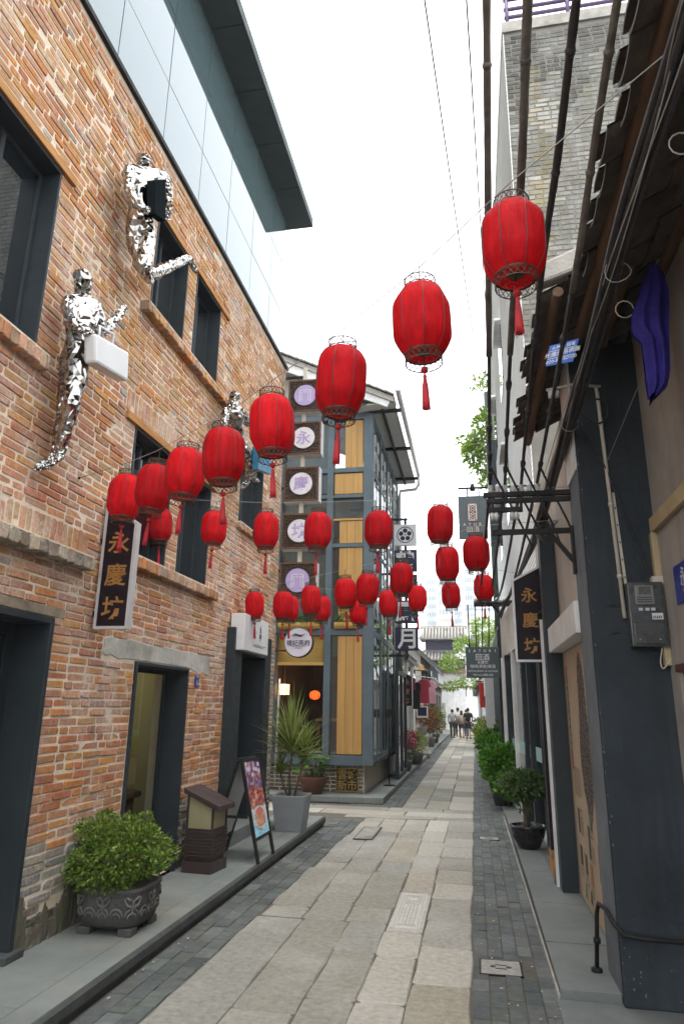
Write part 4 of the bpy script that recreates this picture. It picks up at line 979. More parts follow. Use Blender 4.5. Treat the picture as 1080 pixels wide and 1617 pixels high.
MB().tube([onY(442, 1072, 13.1), onY(440, 1110, 13.1), onY(434, 1228, 13.1)], .02, 8).build('rail', M['alu'], cs)
# flower troughs on the first floor ledge
for k, x in enumerate((-3.6, -3.2, -2.45)):
    t = thing('flower_trough', ['bamboo flower trough with green plants at the left of the shop ledge', 'bamboo flower trough with green plants above the round sign', 'bamboo flower trough with green plants under the golden boards'][k], 'planter', (x, YF - .02, 3.14), 'bamboo troughs on the shop ledge')
    mb = MB()
    for q in range(14): mb.tube([(x - .2 + q * .031, YF - .03, 3.14), (x - .2 + q * .031, YF - .03, 3.27)], .0145, 5)
    mb.build('cane_front', M['bamboo'], t); MB().box(x - .21, x + .22, YF - .02, YF + .14, 3.14, 3.25).build('box', M['wood_panel'], t)
    foliage((x, YF + .03, 3.32), .25, .11, .13, 380, .05, .025, GREEN['dark'] + GREEN['hedge'], 6, .4, .1, 60 + k).build('foliage', M['leaf'], t)
# lamps inside
M['glow_warm'] = mat('lamp_glow', (1, .6, .2), None, 5, .5, emit=(1, .55, .12), estr=5); M['glow_or'] = mat('orange_lamp_glow', (.8, .2, .05), (.5, .1, .03), 12, .5, emit=(1, .14, .02), estr=.55)
t = thing('square_lamp', 'lit square paper lamp inside the corner shop', 'lamp', onY(449, 1089, 14.0)); c = ORG[t.name]
MB().box(c.x - .08, c.x + .08, c.y - .08, c.y + .08, c.z - .10, c.z + .10).build('shade', M['glow_warm'], t, bevel=.01); mb = MB()
for sx in (-.085, .085):
    for sy in (-.085, .085): mb.box(c.x + sx - .008, c.x + sx + .008, c.y + sy - .008, c.y + sy + .008, c.z - .11, c.z + .11)
mb.box(c.x - .09, c.x + .09, c.y - .09, c.y - .075, c.z - .008, c.z + .008); mb.tube([(c.x, c.y, c.z + .1), (c.x, c.y, 2.98)], .006, 5); mb.build('frame', M['wood_dark'], t)
t = thing('round_lamp', 'lit orange ribbed lamp hanging inside the corner shop', 'lamp', onY(497, 1098, 15.0)); c = ORG[t.name]
MB().ball(c, .12, 14, 8, (1, 1, .85)).build('shade', M['glow_or'], t); mb = MB()
for k in range(9): a = 6.283 * k / 9; mb.tube([(c.x + .123 * math.sin(u) * math.cos(a), c.y + .123 * math.sin(u) * math.sin(a), c.z + .106 * math.cos(u)) for u in [math.pi * q / 8 for q in range(9)]], .005, 4)
mb.tube([(c.x, c.y, c.z + .12), (c.x, c.y, 2.98)], .006, 5); mb.build('ribs', M['wood_dark'], t)
for e, q in ((9, (-3.4, 15.0, 1.9)), (4, (-2.9, 15.6, 2.3))):
    l = bpy.data.lights.new('lamp_light', 'POINT'); l.energy = e; l.color = (1, .55, .22); l.shadow_soft_size = .12; o = bpy.data.objects.new('lamp_light', l); COL.objects.link(o); o.location = q
t = thing('shop_table', 'dim wooden table and yellow partition inside the corner shop', 'table', (-3.2, 15.8, .66))
MB().box(-3.5, -2.6, 15.5, 16.2, 1.35, 1.4).build('top', M['wood_panel'], t); mb = MB()
for x in (-3.45, -2.65): MB().box(x - .03, x + .03, 15.6, 15.66, .66, 1.35).build('leg', M['wood_dark'], t)
# terracotta pot with broad leaves
t = thing('terracotta_pot', 'wide terracotta pot beside the brick plinth with the gold seal', 'pot', (-3.02, 13.3, .1))
MB().lathe([(.17, .1), (.24, .3), (.265, .37), (.265, .40), (.235, .40), (.22, .36)], 20, (-3.02, 13.3, 0)).build('pot', mat('terracotta', (.12, .042, .022), (.08, .03, .018), 6, .8, .3, 40), t)
t = thing('leafy_plant', 'broad leaved green plant in the terracotta pot', 'plant', (-3.02, 13.3, .4)); rr = random.Random(21); fl = MB()
for k in range(60):
    a = rr.uniform(0, 6.28); r_ = rr.uniform(.05, .22); z = rr.uniform(.45, .78); m2 = MB()
    leaf(m2, (-3.02 + r_ * math.cos(a), 13.25 + r_ * math.sin(a), z), (math.cos(a), math.sin(a), rr.uniform(-.2, .6)), .17, .085, jit(rr.choice(GREEN['dark'] + GREEN['hedge']), .2, rr), .4); m2.build('leaf', M['leaf'], t)
MB().tube([(-3.02, 13.3, .38), (-3.0, 13.3, .7)], .02, 6).build('stem', M['bark'], t)
t = thing('sign_stand', 'thin black iron stand on the corner pavement beside the shop', 'stand', (-1.80, 15.1, .1))
MB().lathe([(.13, .1), (.13, .115), (.02, .13)], 16, (-1.80, 15.1, 0)).build('base', M['steel'], t); MB().tube([(-1.80, 15.1, .12), (-1.80, 15.1, 1.55)], .014, 8).build('pole', M['steel'], t); MB().box(-1.88, -1.72, 15.09, 15.105, 1.45, 1.62).build('plate', M['steel'], t)
t = thing('glass_door', 'dark framed glass door standing open beyond the corner shop', 'door', (-1.8, 18.3, .1))
frame_box(MB(), 16.3, 18.3, .12, 2.5, -1.80, -1.72, .09).box(-1.80, -1.72, 17.25, 17.34, .2, 2.45).build('frame', M['slate'], t, bevel=.004); MB().box(-1.765, -1.757, 16.39, 17.25, .2, 2.42).build('pane', M['win_glass'], t); MB().box(-1.765, -1.757, 17.34, 18.21, .2, 2.42).build('pane', M['win_glass'], t)

# five flag signs on a post
t = thing('flag_sign_stack', 'stack of five square shop signs, white round crest on top and navy below', 'sign', (-1.5, 16.15, 3))
M['navy'] = mat('navy_panel', (.010, .011, .045), (.008, .009, .036), 6, .6)
MB().box(-1.535, -1.475, 16.18, 16.24, 2.75, 6.15).build('post', M['steel'], t)
for z in (6.10, 4.74, 2.80): MB().box(-1.95, -1.45, 16.19, 16.23, z, z + .05).build('bracket', M['steel'], t)
for z0, ch in ((5.44, ''), (4.80, '鶴'), (4.19, '風'), (3.57, '鳳'), (2.94, '月')):
    p = MB().box(-1.77, -1.23, 16.10, 16.18, z0, z0 + .53).build('panel', M['white_plastic'] if not ch else M['navy'], t, bevel=.006); cx, cz = -1.5, z0 + .265
    if ch: text_mb(ch, .50, (cx, 16.096, cz), (1, 0, 0), (0, 0, 1), bold=.022).build('character', M['ink_white'], p)
    else:
        mb = MB(); ring = lambda r0, r1, ox=0, oz=0: [mb.poly([(cx + ox + r_ * math.cos(a), 16.096, cz + oz + r_ * math.sin(a)) for r_, a in ((r0, a0), (r1, a0), (r1, a1), (r0, a1))]) for a0, a1 in [(6.2832 * k / 28, 6.2832 * (k + 1) / 28) for k in range(28)]]
        ring(.185, .205)
        for k in range(5): a = rad(90 + 72 * k); ring(0.001, .055, .105 * math.cos(a), .105 * math.sin(a))
        ring(.001, .02); mb.build('crest', M['navy'], p)

# ================================================================== LEFT SIDE FURTHER DOWN THE LANE
def house(label, x0, x1, y0, y1, zw, zr, wm, rm, over=.35, street_x=None):
    t = thing('house', label, 'house', ((x0 + x1) / 2, (y0 + y1) / 2, 0))
    MB().box(x0, x1, y0, y1, .0, zw).build('wall', wm, t)
    xm = (x0 + x1) / 2
    MB().prism([(x0, y0, zw), (x1, y0, zw), (xm, y0, zr - .15)], (0, .12, 0)).build('gable', wm, t)
    for s, xe in ((-1, x0 - over), (1, x1 + over)):
        ze = zw - over * (zr - zw) / (xm - x0) * 1; mb = MB(); mb.prism([(xe, y0 - .2, ze), (xm, y0 - .2, zr), (xm, y0 - .2, zr + .12), (xe, y0 - .2, ze + .12)], (0, y1 - y0 + .4, 0)); r_ = mb.build('roof', rm, t)
        for k in range(int((y1 - y0) / .6)): MB().tube([(xe, y0 + k * .6, ze + .13), (xm, y0 + k * .6, zr + .13)], .07, 6).build('tile_ridge', M['grey_tile'], r_)
    return t
h = house('white walled house with grey roof just beyond the corner shop', -6.5, -2.02, 18.75, 24.5, 3.1, 4.5, M['white_paint'], M['grey_tile'], .15)
for y in (19.0, 20.9, 22.8): MB().box(-2.05, -1.93, y, y + .22, .1, 3.1).build('post', M['white_paint'], h)
MB().box(-2.03, -1.985, 19.3, 20.8, .1, 2.2).build('pink_panel', mat('pale_pink_panel', (.56, .47, .46), (.48, .41, .40), 3, .8), h); MB().box(-2.03, -1.985, 21.2, 22.7, .1, 2.2).build('shutter', M['concrete'], h)
for k in range(3): MB().box(-2.02, -1.975, 19.3 + k * 1.9, 20.5 + k * 1.9, 2.35, 2.9).build('window', M['win_glass'], h)
h = house('low grey house with a pointed gable and dark side windows', -5.4, -1.95, 26.5, 33, 3.6, 5.2, mat('pale_render', (.50, .49, .46), (.38, .37, .34), 1.5, .9, .4, 20, grime=.4, streak=.4), M['grey_tile'], .55)
for k in range(3): f_ = MB().box(-1.96, -1.90, 27 + k * 2, 28.1 + k * 2, 1.9, 3.1).build('window', M['dark_void'], h); MB().box(-1.91, -1.89, 27 + k * 2, 28.1 + k * 2, 2.45, 2.5).build('bar', M['concrete'], f_)
MB().box(-3.4, -2.5, 26.46, 26.5, 2.0, 3.2).build('window', M['dark_void'], h)
h = house('far grey house on the left before the gateway', -5.6, -2.1, 36, 47, 3.0, 4.4, M['concrete'], M['grey_tile'], .4)
for k in range(3): MB().box(-2.11, -2.06, 37 + k * 3, 38.5 + k * 3, 1.0, 2.4).build('window', M['dark_void'], h)
lane_sign('small black hanging sign with gold characters left of the lane beyond the shop', 19.5, -1.99, -1.665, 1.69, 2.66, 2.50, True, .16)
t = thing('wall_notice', 'small dark square notice with white edge under the hanging clothes', 'sign', (-1.75, 24.0, 1.55)); MB().box(-1.93, -1.55, 24.0, 24.05, 1.35, 1.72).build('panel', M['white_plastic'], t); MB().box(-1.89, -1.59, 23.99, 24.0, 1.41, 1.69).build('face', M['navy'], t)
def garment(label, x, y, zt, w, h, col, sleeves=True):
    t = thing('hanging_shirt', label, 'clothing', (x, y, zt), 'clothes hung out along the lane'); mb = MB(); n = 8; mt = mat('cloth', col, tuple(v * .8 for v in col), 6, .9, .3, 30)
    ot = [(-w * .18, 0), (-w * .5, -.06), (-w * .62 if sleeves else -w * .5, -h * .32), (-w * .42, -h * .34), (-w * .46, -h), (w * .46, -h), (w * .42, -h * .34), (w * .62 if sleeves else w * .5, -h * .32), (w * .5, -.06), (w * .18, 0)]
    mb.prism([(x + a, y, zt + b) for a, b in ot], (0, .06, 0)); mb.build('cloth', mt, t, bevel=.02); MB().tube([(x - w * .3, y + .03, zt - .04), (x, y + .03, zt + .05), (x + w * .3, y + .03, zt - .04)], .006, 4).build('hanger', M['steel'], t)
garment('bright pink and red shirt hung out on the left of the lane', -1.56, 22.5, 2.55, .36, .74, (.48, .05, .09)); garment('pale pink shirt hung at the right end of the clothes', -1.36, 23.0, 2.52, .32, .72, (.60, .34, .40)); garment('black trousers hung between the pink clothes and the hanging sign', -1.80, 22.4, 2.45, .26, .82, (.015, .015, .018), False); garment('dark red top hung beside the small hanging sign', -1.93, 22.2, 2.60, .26, .40, (.20, .02, .03), False)
t = thing('clothes_rail', 'thin clothes rail under the eaves holding the hung clothes', 'rail', (-1.7, 22.6, 2.6)); MB().tube([(-2.02, 22.1, 2.66), (-1.2, 23.2, 2.60)], .012, 6).build('rail', M['alu'], t)
t = thing('straw_hat', 'yellow straw hat hung above the clothes', 'hat', (-1.62, 22.2, 2.85)); MB().lathe([(.24, 0), (.23, .02), (.1, .05), (.09, .16), (.02, .2)], 14, (-1.62, 22.2, 2.8)).build('hat', mat('straw', (.42, .28, .12), (.30, .2, .08), 30, .9), t)
def potted(name, label, x, y, z, pr, ph, fr, fz, pal, n=500, L=.05, W=.03, pm='grey_tile', seed=1, group=None, flowers=None):
    t = thing(name, label, 'potted plant', (x, y, z), group)
    MB().lathe([(pr * .7, z), (pr * .95, z + ph * .8), (pr, z + ph * .85), (pr, z + ph), (pr * .85, z + ph), (pr * .8, z + ph * .9)], 14, (x, y, 0)).build('pot', M[pm], t)
    MB().tube([(x, y, z + ph * .8), (x, y, z + ph + fz)], .015, 5).build('stem', M['bark'], t)
    foliage((x, y, z + ph + fz * .85), fr, fr, fz, n, L, W, pal, 9, .4, .1, seed).build('foliage', M['leaf'], t)
    if flowers: foliage((x, y - fr * .15, z + ph + fz), fr * .95, fr * .95, fz * .85, n, L * .9, L * .75, flowers, 7, .2, 0, seed + 1).build('flowers', M['leaf'], t)
    return t
potted('flower_pot', 'magenta flowering plant in a dark pot beside the open glass door', -1.86, 19.4, .1, .2, .34, .36, .36, GREEN['dark'], 350, .07, .04, 'grey_tile', 31, None, GREEN['pink'])
potted('flower_pot', 'yellow green leafy plant in a grey pot right of the magenta flowers', -1.74, 20.9, .1, .24, .32, .38, .36, GREEN['lime'] + GREEN['rust'][2:], 600, .08, .04, 'grey_tile', 33)
potted('flower_pot', 'squat plain grey pot with few leaves in front of the magenta flowers', -1.80, 18.6, .1, .17, .26, .13, .08, GREEN['dark'], 60, .06, .03, 'grey_tile', 35)
potted('flower_pot', 'red leaved plant standing on a pale stone pedestal', -1.86, 25.2, .75, .2, .28, .46, .42, GREEN['rust'] + GREEN['dark'][:2], 900, .09, .05, 'concrete', 36)
t = thing('stone_pedestal', 'pale carved stone pedestal under the red leaved plant', 'pedestal', (-1.86, 25.2, .1)); MB().lathe([(.34, .1), (.34, .18), (.24, .24), (.22, .5), (.28, .66), (.28, .75)], 14, (-1.86, 25.2, 0), True, 3).build('pedestal', M['concrete'], t)
potted('flower_pot', 'tall dark green plant in the row beyond the stone pedestal', -1.98, 27.6, .1, .24, .4, .55, .95, GREEN['dark'] + GREEN['rust'][:1], 1300, .11, .05, 'grey_tile', 38)
potted('flower_pot', 'spreading red and green plant further down the left side', -1.92, 30.5, .1, .26, .4, .52, .8, GREEN['dark'] + GREEN['rust'], 1200, .12, .05, 'grey_tile', 40)
potted('flower_pot', 'last rounded green plant of the left hand row', -1.95, 34, .1, .28, .4, .60, .72, GREEN['hedge'] + GREEN['rust'][:1], 1100, .13, .06, 'grey_tile', 42)

# gateway at the end
gt = thing('gateway', 'dark timber gateway with two tiers of grey tiled roof across the lane end', 'gateway', (-2, 58, 0))
def gp(px, py): return onY(px, py, 58)
def gslab(name, l, r_, t_, b_, m, d=.5, y=0): a = gp(l, t_); c = gp(r_, b_); return MB().box(a.x, c.x, 58 + y - d, 58 + y + d, c.z, a.z).build(name, m, gt)
def tiled(l, r_, t_, b_, dep):
    a, c = gp(l, t_), gp(r_, b_); mb = MB(); mb.hexa([(a.x, 58 - dep, c.z), (c.x, 58 - dep, c.z), (c.x, 58 + dep, c.z), (a.x, 58 + dep, c.z), (a.x + .3, 58 - .2, a.z), (c.x - .3, 58 - .2, a.z), (c.x - .3, 58 + .2, a.z), (a.x + .3, 58 + .2, a.z)])
    rf = mb.build('roof', M['grey_tile'], gt); k = a.x
    while k < c.x: MB().tube([(k, 58 - dep - .03, c.z + .02), (k, 58 - .2, a.z + .05)], .07, 6).build('tile_ridge', M['concrete'], rf); k += .26
    MB().box(a.x, c.x, 57.8, 58.2, a.z - .05, a.z + .2).build('ridge', M['concrete'], rf)
tiled(664, 738, 993, 1012, 1.4); gslab('beam', 672, 716, 1012, 1027, M['navy'], .35); tiled(668, 722, 1030, 1044, 1.2); gslab('beam', 676, 717, 1044, 1060, M['navy'], .35)
gslab('pillar', 682, 694, 1060, 1150, M['slate'], .3); gslab('side_wall', 640, 683, 1075, 1150, M['concrete'], .25)
for k, ch in enumerate('永慶坊'): q = gp(688, 1076 + k * 9); text_mb(ch, .48, (q.x, 57.68, q.z), (1, 0, 0), (0, 0, 1), bold=.02).build('character', mat('pale_blue_ink', (.30, .45, .60), None, 9, .6), gt)
wl = thing('white_wall', 'tall bright white wall with red tile coping behind the walkers', 'wall', (-1, 60, 0))
a, c = onY(693, 1064, 60), onY(737, 1150, 60); MB().box(a.x, c.x, 59.8, 60.2, -.3, a.z).build('wall', M['white_paint'], wl); MB().box(a.x - .1, c.x + .1, 59.6, 60.4, a.z, a.z + .32).build('coping', mat('red_coping', (.30, .16, .13), (.22, .12, .1), 8, .9), wl); b_ = onY(700, 1130, 60); MB().box(b_.x - .9, b_.x + .2, 59.75, 59.81, 0, b_.z + 1).build('doorway', M['concrete'], wl)
MB().box(-1.4, -.2, 59.7, 59.8, 4.3, 4.45).build('cornice', M['concrete'], wl)
bd = thing('white_block', 'white apartment block with a blue railed roof terrace in the distance', 'building', (1, 78, 0))
a = onY(706, 1010, 78); b_ = onY(733, 965, 78); c = onY(775, 965, 78)
MB().box(a.x, 8, 78, 88, 0, a.z).build('wall', M['white_paint'], bd); MB().hexa([(a.x, 78.2, a.z), (8, 78.2, a.z), (8, 88, a.z), (a.x, 88, a.z), (b_.x, 78.2, b_.z - 1.3), (8, 78.2, b_.z - 1.3), (8, 88, b_.z - 1.3), (b_.x, 88, b_.z - 1.3)]).build('upper_storey', M['white_paint'], bd)
pale_blue = mat('pale_blue_rail', (.40, .52, .58), None, 6, .6)
mb = MB(); x = b_.x
while x < 6: mb.box(x, x + .06, 78.1, 78.2, b_.z - 1.3, b_.z); x += .3
mb.box(b_.x - .1, 6, 78.05, 78.25, b_.z, b_.z + .12); mb.box(b_.x - .1, 6, 78.05, 78.25, b_.z - .7, b_.z - .62); mb.build('railing', M['white_paint'], bd, kind='stuff')
MB().bar((a.x - .6, 78.1, a.z + .1), (b_.x, 78.1, b_.z + .1), .2, .12).build('coping', pale_blue, bd); MB().box(b_.x, 8, 78.0, 78.1, b_.z + .12, b_.z + .3).build('coping', pale_blue, bd)
for k in range(3):
    for j in range(3): MB().box(a.x + 1.0 + k * 1.6, a.x + 1.9 + k * 1.6, 77.93, 78.02, 3 + j * 2.6, 4.4 + j * 2.6).build('window', M['win_glass'], bd)
lf = thing('pavilion_roof', 'low white pavilion with ribbed grey roof behind the gateway', 'building', (-2, 70, 0)); a, c = onY(694, 985, 70), onY(716, 1000, 70)
MB().box(a.x, c.x, 69, 72, 0, a.z).build('wall', M['white_paint'], lf); mb = MB()
for k in range(10): x = a.x + (c.x - a.x) * k / 9; MB().tube([(x, 68.9, c.z - 1), (x, 70.5, a.z + .4)], .09, 6).build('tile_ridge', M['concrete'], lf)
M['tower'] = mat('pale_tower', (.66, .70, .72), (.60, .64, .67), .15, .8); M['tower_glass'] = mat('tower_window_band', (.38, .45, .48), None, .2, .4)  # walls and windows paled: part of the distant haze is put into these colours
for k, (l, r_, tp, y, lb_) in enumerate(((672, 690, 905, 260, 'narrow pale high-rise on the left of the far group'), (691, 714, 912, 230, 'pale grey high-rise directly over the gateway'), (715, 731, 925, 280, 'low pale high-rise between the two taller ones'), (732, 752, 893, 240, 'tallest pale high-rise behind the lanterns on the right'))):
    t = thing('high_rise', lb_, 'high-rise', (0, y, 0), 'hazy high-rises on the skyline'); a, c = onY(l, tp, y), onY(r_, 1000, y)
    MB().box(a.x, c.x, y, y + 18, 0, a.z).build('tower', M['tower'], t); MB().box(a.x + .8, c.x - .8, y + 2, y + 12, a.z, a.z + 3).build('plant_room', M['tower'], t); z = 4; mb = MB(); W_ = c.x - a.x
    while z < a.z - 2:
        for q in range(4): mb.box(a.x + W_ * (.06 + .24 * q), a.x + W_ * (.06 + .24 * q + .15), y - .12, y + .02, z, z + 1.5)
        z += 3.1
    mb.build('windows', M['tower_glass'], t, kind='stuff')
    for q in range(3): MB().box(a.x + W_ * (.24 * (q + 1) - .01), a.x + W_ * (.24 * (q + 1) + .03), y - .5, y, 0, a.z).build('fin', M['tower'], t)

# ================================================================== RIGHT HAND SIDE
# white faced tower with a grey brick end wall
tw = thing('tall_building', 'tall building with weathered grey brick end wall and white ribbed side', 'building', (2, 12, 0))
XF, YN, TZ = .90, 9.25, 12.72
MB().box(XF + .02, 5.2, YN + .006, 25.5, 2.6, TZ).build('core', M['grey_mortar'], tw)
MB().box(XF - .01, 5.3, YN - .03, 25.6, TZ, TZ + .22).build('parapet', M['concrete'], tw)
L = bricks_face(YN, XF + .012, 3.9, 5.6, TZ - .02, .088, ((.215, .205, .175), (.235, .225, .195), (.195, .185, .155), (.25, .24, .21), (.22, .205, .165), (.205, .20, .175)))
for m in L:
    z = m.v[0][2]; x = m.v[0][0]
    # damp run-off: dark algae under the parapet, a rusty streak and pale scars
    k = 1.0
    if z > 11.4 - .5 * math.sin(x * 7) - .3 * math.sin(x * 17): k = R.uniform(.32, .55)
    m.c = [tuple(v * k for v in c) for c in m.c]
    if abs(x - 1.42 - .06 * math.sin(z * 2)) < .10 and z < 12: m.c = [(c[0] * .95, c[1] * .85, c[2] * .58) for c in m.c]
    if math.sin(x * 3.1 + z * 1.7) * math.sin(z * 2.3 - x) > .62: m.c = [tuple(min(.5, v * 1.7) for v in c) for c in m.c]
L.sort(key=lambda m: m.v[0][2] + m.v[0][0] * .7); rest = MB()
vis = [m for m in L if m.v[0][0] < 2.9]; hid = [m for m in L if m.v[0][0] >= 2.9]
for m in vis[:300]: m.build('brick', M['grey_brick'], tw)
for m in vis[300:] + hid: merge(rest, m)
rest.build('brickwork', M['grey_brick'], tw, kind='stuff')
M['rib_white'] = mat('white_ribbed_tile', (.80, .80, .78), (.74, .74, .72), 3, .7, grime=.15, streak=.12)
z = 2.6; k = 0; mb = MB()
while z < TZ - .01: mb.prism([(XF, YN, z), (XF + .018, YN, z), (XF + .018, YN, z + .074), (XF + .008, YN, z + .074)], (0, 16.2, 0)); z += .08
mb.build('ribbed_cladding', M['rib_white'], tw, kind='stuff')
rl = structure_rail = MB()
rp_ = []
for z in (TZ + .40, TZ + .58, TZ + .80): rl.tube([(XF + .05, YN + .05, z), (5, YN + .05, z)], .035, 6)
rl.build('terrace_rail', mat('violet_rail', (.14, .08, .20), None, 6, .5), tw)
for k in range(5): MB().tube([(XF + .1 + k * 1.0, YN + .05, TZ + .2), (XF + .1 + k * 1.0, YN + .05, TZ + .82)], .035, 6).build('rail_post', mat('violet_post', (.14, .08, .20), None, 6, .5) if k == 0 else bpy.data.materials['violet_post'], tw)
for (y0, z0) in ((14, 8.6), (14, 5.6), (18, 8.6), (18, 5.6)):
    w_ = MB().box(XF - .14, XF + .01, y0, y0 + 1.3, z0 + 1.5, z0 + 1.56).build('window_hood', M['white_paint'], tw); w2 = MB().box(XF - .012, XF + .01, y0 + .1, y0 + 1.2, z0, z0 + 1.45).build('window', M['win_glass'], tw)
MB().tube([(XF - .08, 22.5, 2.6), (XF - .08, 22.5, 12.4)], .09, 8).build('drainpipe', mat('green_drainpipe', (.03, .06, .045), None, 6, .6), tw); MB().box(XF - .25, XF, 19.5, 20.2, 6.3, 9.4).build('green_shutter', M['slate'], tw)

# near house: plastered walls, slate painted pier, old tiled eave
nh = thing('near_house', 'old plastered house with slate grey corner pier under a tiled eave', 'house', (2, 3, 0))
MB().box(.78, 1.60, 4.763, 5.24, .01, 4.25).build('pier', M['pier'], nh, bevel=.012)
MB().box(.765, .782, 4.80, 5.22, 3.30, 4.2).build('bare_plaster', M['white_paint'], nh)
mb = MB(); prev = None; M['skylit'] = mat('skylit_slate_paint', (.15, .17, .19), (.105, .12, .135), 3, .85, .6, 30, grime=.5, streak=.3)  # same slate, lighter: the skylight on the street face is put into its colour
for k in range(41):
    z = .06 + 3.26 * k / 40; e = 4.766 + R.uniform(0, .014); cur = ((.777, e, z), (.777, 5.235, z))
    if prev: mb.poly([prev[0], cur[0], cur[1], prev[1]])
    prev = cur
mb.build('skylit_face', M['skylit'], nh)
mb = MB(); rr = random.Random(3)
for k in range(80):
    z = .06 + 3.4 * rr.random() if k < 45 else .03 + abs(rr.gauss(0, .12)); x = .783 + abs(rr.gauss(0, .010)) if k < 45 else rr.uniform(.80, 1.5); s = rr.uniform(.002, .008)
    mb.poly([(x + s * math.cos(a) * rr.uniform(.5, 1), 4.7615, z + 1.6 * s * math.sin(a) * rr.uniform(.5, 1)) for a in [q * 1.05 for q in range(6)]], rr.choice([(.10, .11, .12), (.14, .14, .14), (.085, .09, .10), (.02, .022, .02)]))
mb.build('paint_chips', M['tint'], nh, kind='stuff')
mb = MB()
for a, b, c, d in wall_cells([.3, 3.6, 4.58, 4.762], [.01, 1.88, 4.5], [(3.6, 4.58, .01, 1.88)]): mb.box(1.235, 1.6, a, b, c, d)
mb.box(1.235, 1.6, -2.5, .3, .01, 4.5); mb.build('wall', M['grey_plaster'], nh)
MB().box(1.5, 1.55, 3.6, 4.58, .01, 1.88).build('door', M['wood_dark'], nh); MB().box(1.225, 1.3, 3.55, 4.62, 1.885, 1.93).build('door_head', mat('dull_red_wood', (.10, .03, .025), (.06, .025, .02), 6, .8), nh)
MB().box(.875, 1.3, 5.24, 9.24, 2.3, 4.25).build('recess_wall', M['beige'], nh)
MB().box(.745, .88, 5.245, 7.135, 2.195, 2.43).build('lintel', M['white_paint'], nh, bevel=.006)
MB().box(.72, .868, 7.14, 7.34, .06, 3.52).build('column', M['slate'], nh, bevel=.006)
MB().box(.885, 1.3, 5.24, 7.14, .0, 2.3).build('back_wall', M['beige'], nh)
for k, (y, z) in enumerate(((4.75, 2.32), (4.75, 2.14))):
    mb = MB()
    for q in range(6): a = R.uniform(0, 6); mb.poly([(.90 + .012 * q * .8 + .012 * math.cos(a + u), 4.7605, z + .010 * math.sin(a + u * 1.1)) for u in (0, 1.6, 3.1, 4.6)], (.01, .01, .01))
    mb.build('chipped_hole', M['black'], nh)
# posters on the wall panel
ps = thing('wall_poster', 'tall beige printed map poster on the recessed wall beside the pier', 'poster', (.87, 6.2, .08))
M['paper'] = mat('kraft_paper', (.44, .335, .225), (.38, .29, .195), 2, .7)
PX, PY0, PY1, PZ0, PZ1 = .872, 5.26, 7.12, .075, 2.19
MB().box(PX, PX + .012, PY0, PY1, PZ0, PZ1).build('sheet', M['paper'], ps)
inkc = dict(k=(.03, .024, .022), r=(.26, .02, .03), b=(.08, .055, .04), g=(.10, .16, .07), o=(.34, .14, .05), p=(.5, .22, .22), y=(.42, .34, .05))
def pr(mb, y0, y1, z0, z1, c, o=.0015): mb.poly([(PX - o, y0, z0), (PX - o, y0, z1), (PX - o, y1, z1), (PX - o, y1, z0)], c)
mb = MB(); rr = random.Random(77)
pr(mb, 6.92, 6.99, 1.13, 2.06, inkc['k']); pr(mb, 6.92, 6.99, 1.13, 1.27, inkc['r'], .002); pr(mb, 6.92, 6.99, 1.96, 2.06, inkc['r'], .002)
for k in range(9): pr(mb, 6.94, 6.97, 1.31 + k * .07, 1.345 + k * .07, (.40, .32, .23), .0022)
prof = [(2.14, .02), (2.0, .16), (1.8, .2), (1.62, .22), (1.45, .30), (1.3, .34), (1.15, .33), (1.0, .26), (.9, .16), (.8, .1), (.72, .03)]
for z0 in [(.72 + k * .008) for k in range(176)]:
    for (za, wa), (zb, wb) in zip(prof, prof[1:]):
        if zb <= z0 <= za:
            t_ = (z0 - zb) / (za - zb); wv = wb + (wa - wb) * t_
            y = 6.12 - wv + rr.uniform(-.02, .05); ye = 6.12 + wv * .9
            while y < ye: l = rr.uniform(.02, .09); pr(mb, y, min(ye, y + l), z0, z0 + rr.uniform(.005, .009), jit(rr.choice([(.03, .025, .022), (.05, .035, .03), (.10, .06, .045), (.02, .02, .022), (.14, .10, .08)]), .3, rr), .0016); y += l * rr.uniform(.8, 1.25)
pr(mb, 6.05, 6.2, .80, .86, inkc['g'], .0024)
for k in range(11): pr(mb, 6.55, 6.93, .93 + k * .022, .938 + k * .022, inkc['b'], .002)
for y0, z0, h_ in ((6.60, .62, .2), (6.08, .50, .25), (5.62, .42, .26)):
    pr(mb, y0 + .17, y0 + .27, z0, z0 + h_, inkc['k'], .002)
    for q in ((y0, y0 + .14, z0 + h_ - .07, z0 + h_ - .062), (y0, y0 + .14, z0 + h_ - .008, z0 + h_), (y0, y0 + .01, z0 + h_ - .07, z0 + h_), (y0 + .13, y0 + .14, z0 + h_ - .07, z0 + h_)): pr(mb, *q, inkc['k'], .002)
    for k in range(9): pr(mb, y0 - .02, y0 + .14, z0 + k * .014, z0 + k * .014 + .004, inkc['b'], .002)
for k, (y0, c) in enumerate(((6.76, 'k'), (6.5, 'b'), (6.24, 'o'))):
    pr(mb, y0, y0 + .14, .36 - k * .03, .52 - k * .03, inkc[c], .002); 
    for q in ((y0, y0 + .14, .28, .286), (y0, y0 + .14, .33, .336), (y0, y0 + .012, .28, .33), (y0 + .128, y0 + .14, .28, .33)): pr(mb, q[0], q[1], q[2] - k * .03, q[3] - k * .03, inkc['k'], .002)
for k, (y0, c) in enumerate(((6.64, 'g'), (6.36, 'k'), (6.08, 'r'))): mb.poly([(PX - .002, y0, .13 + .02 * k), (PX - .002, y0 + .02, .245), (PX - .002, y0 + .08, .245), (PX - .002, y0 + .11, .13 + .02 * k)], inkc[c])
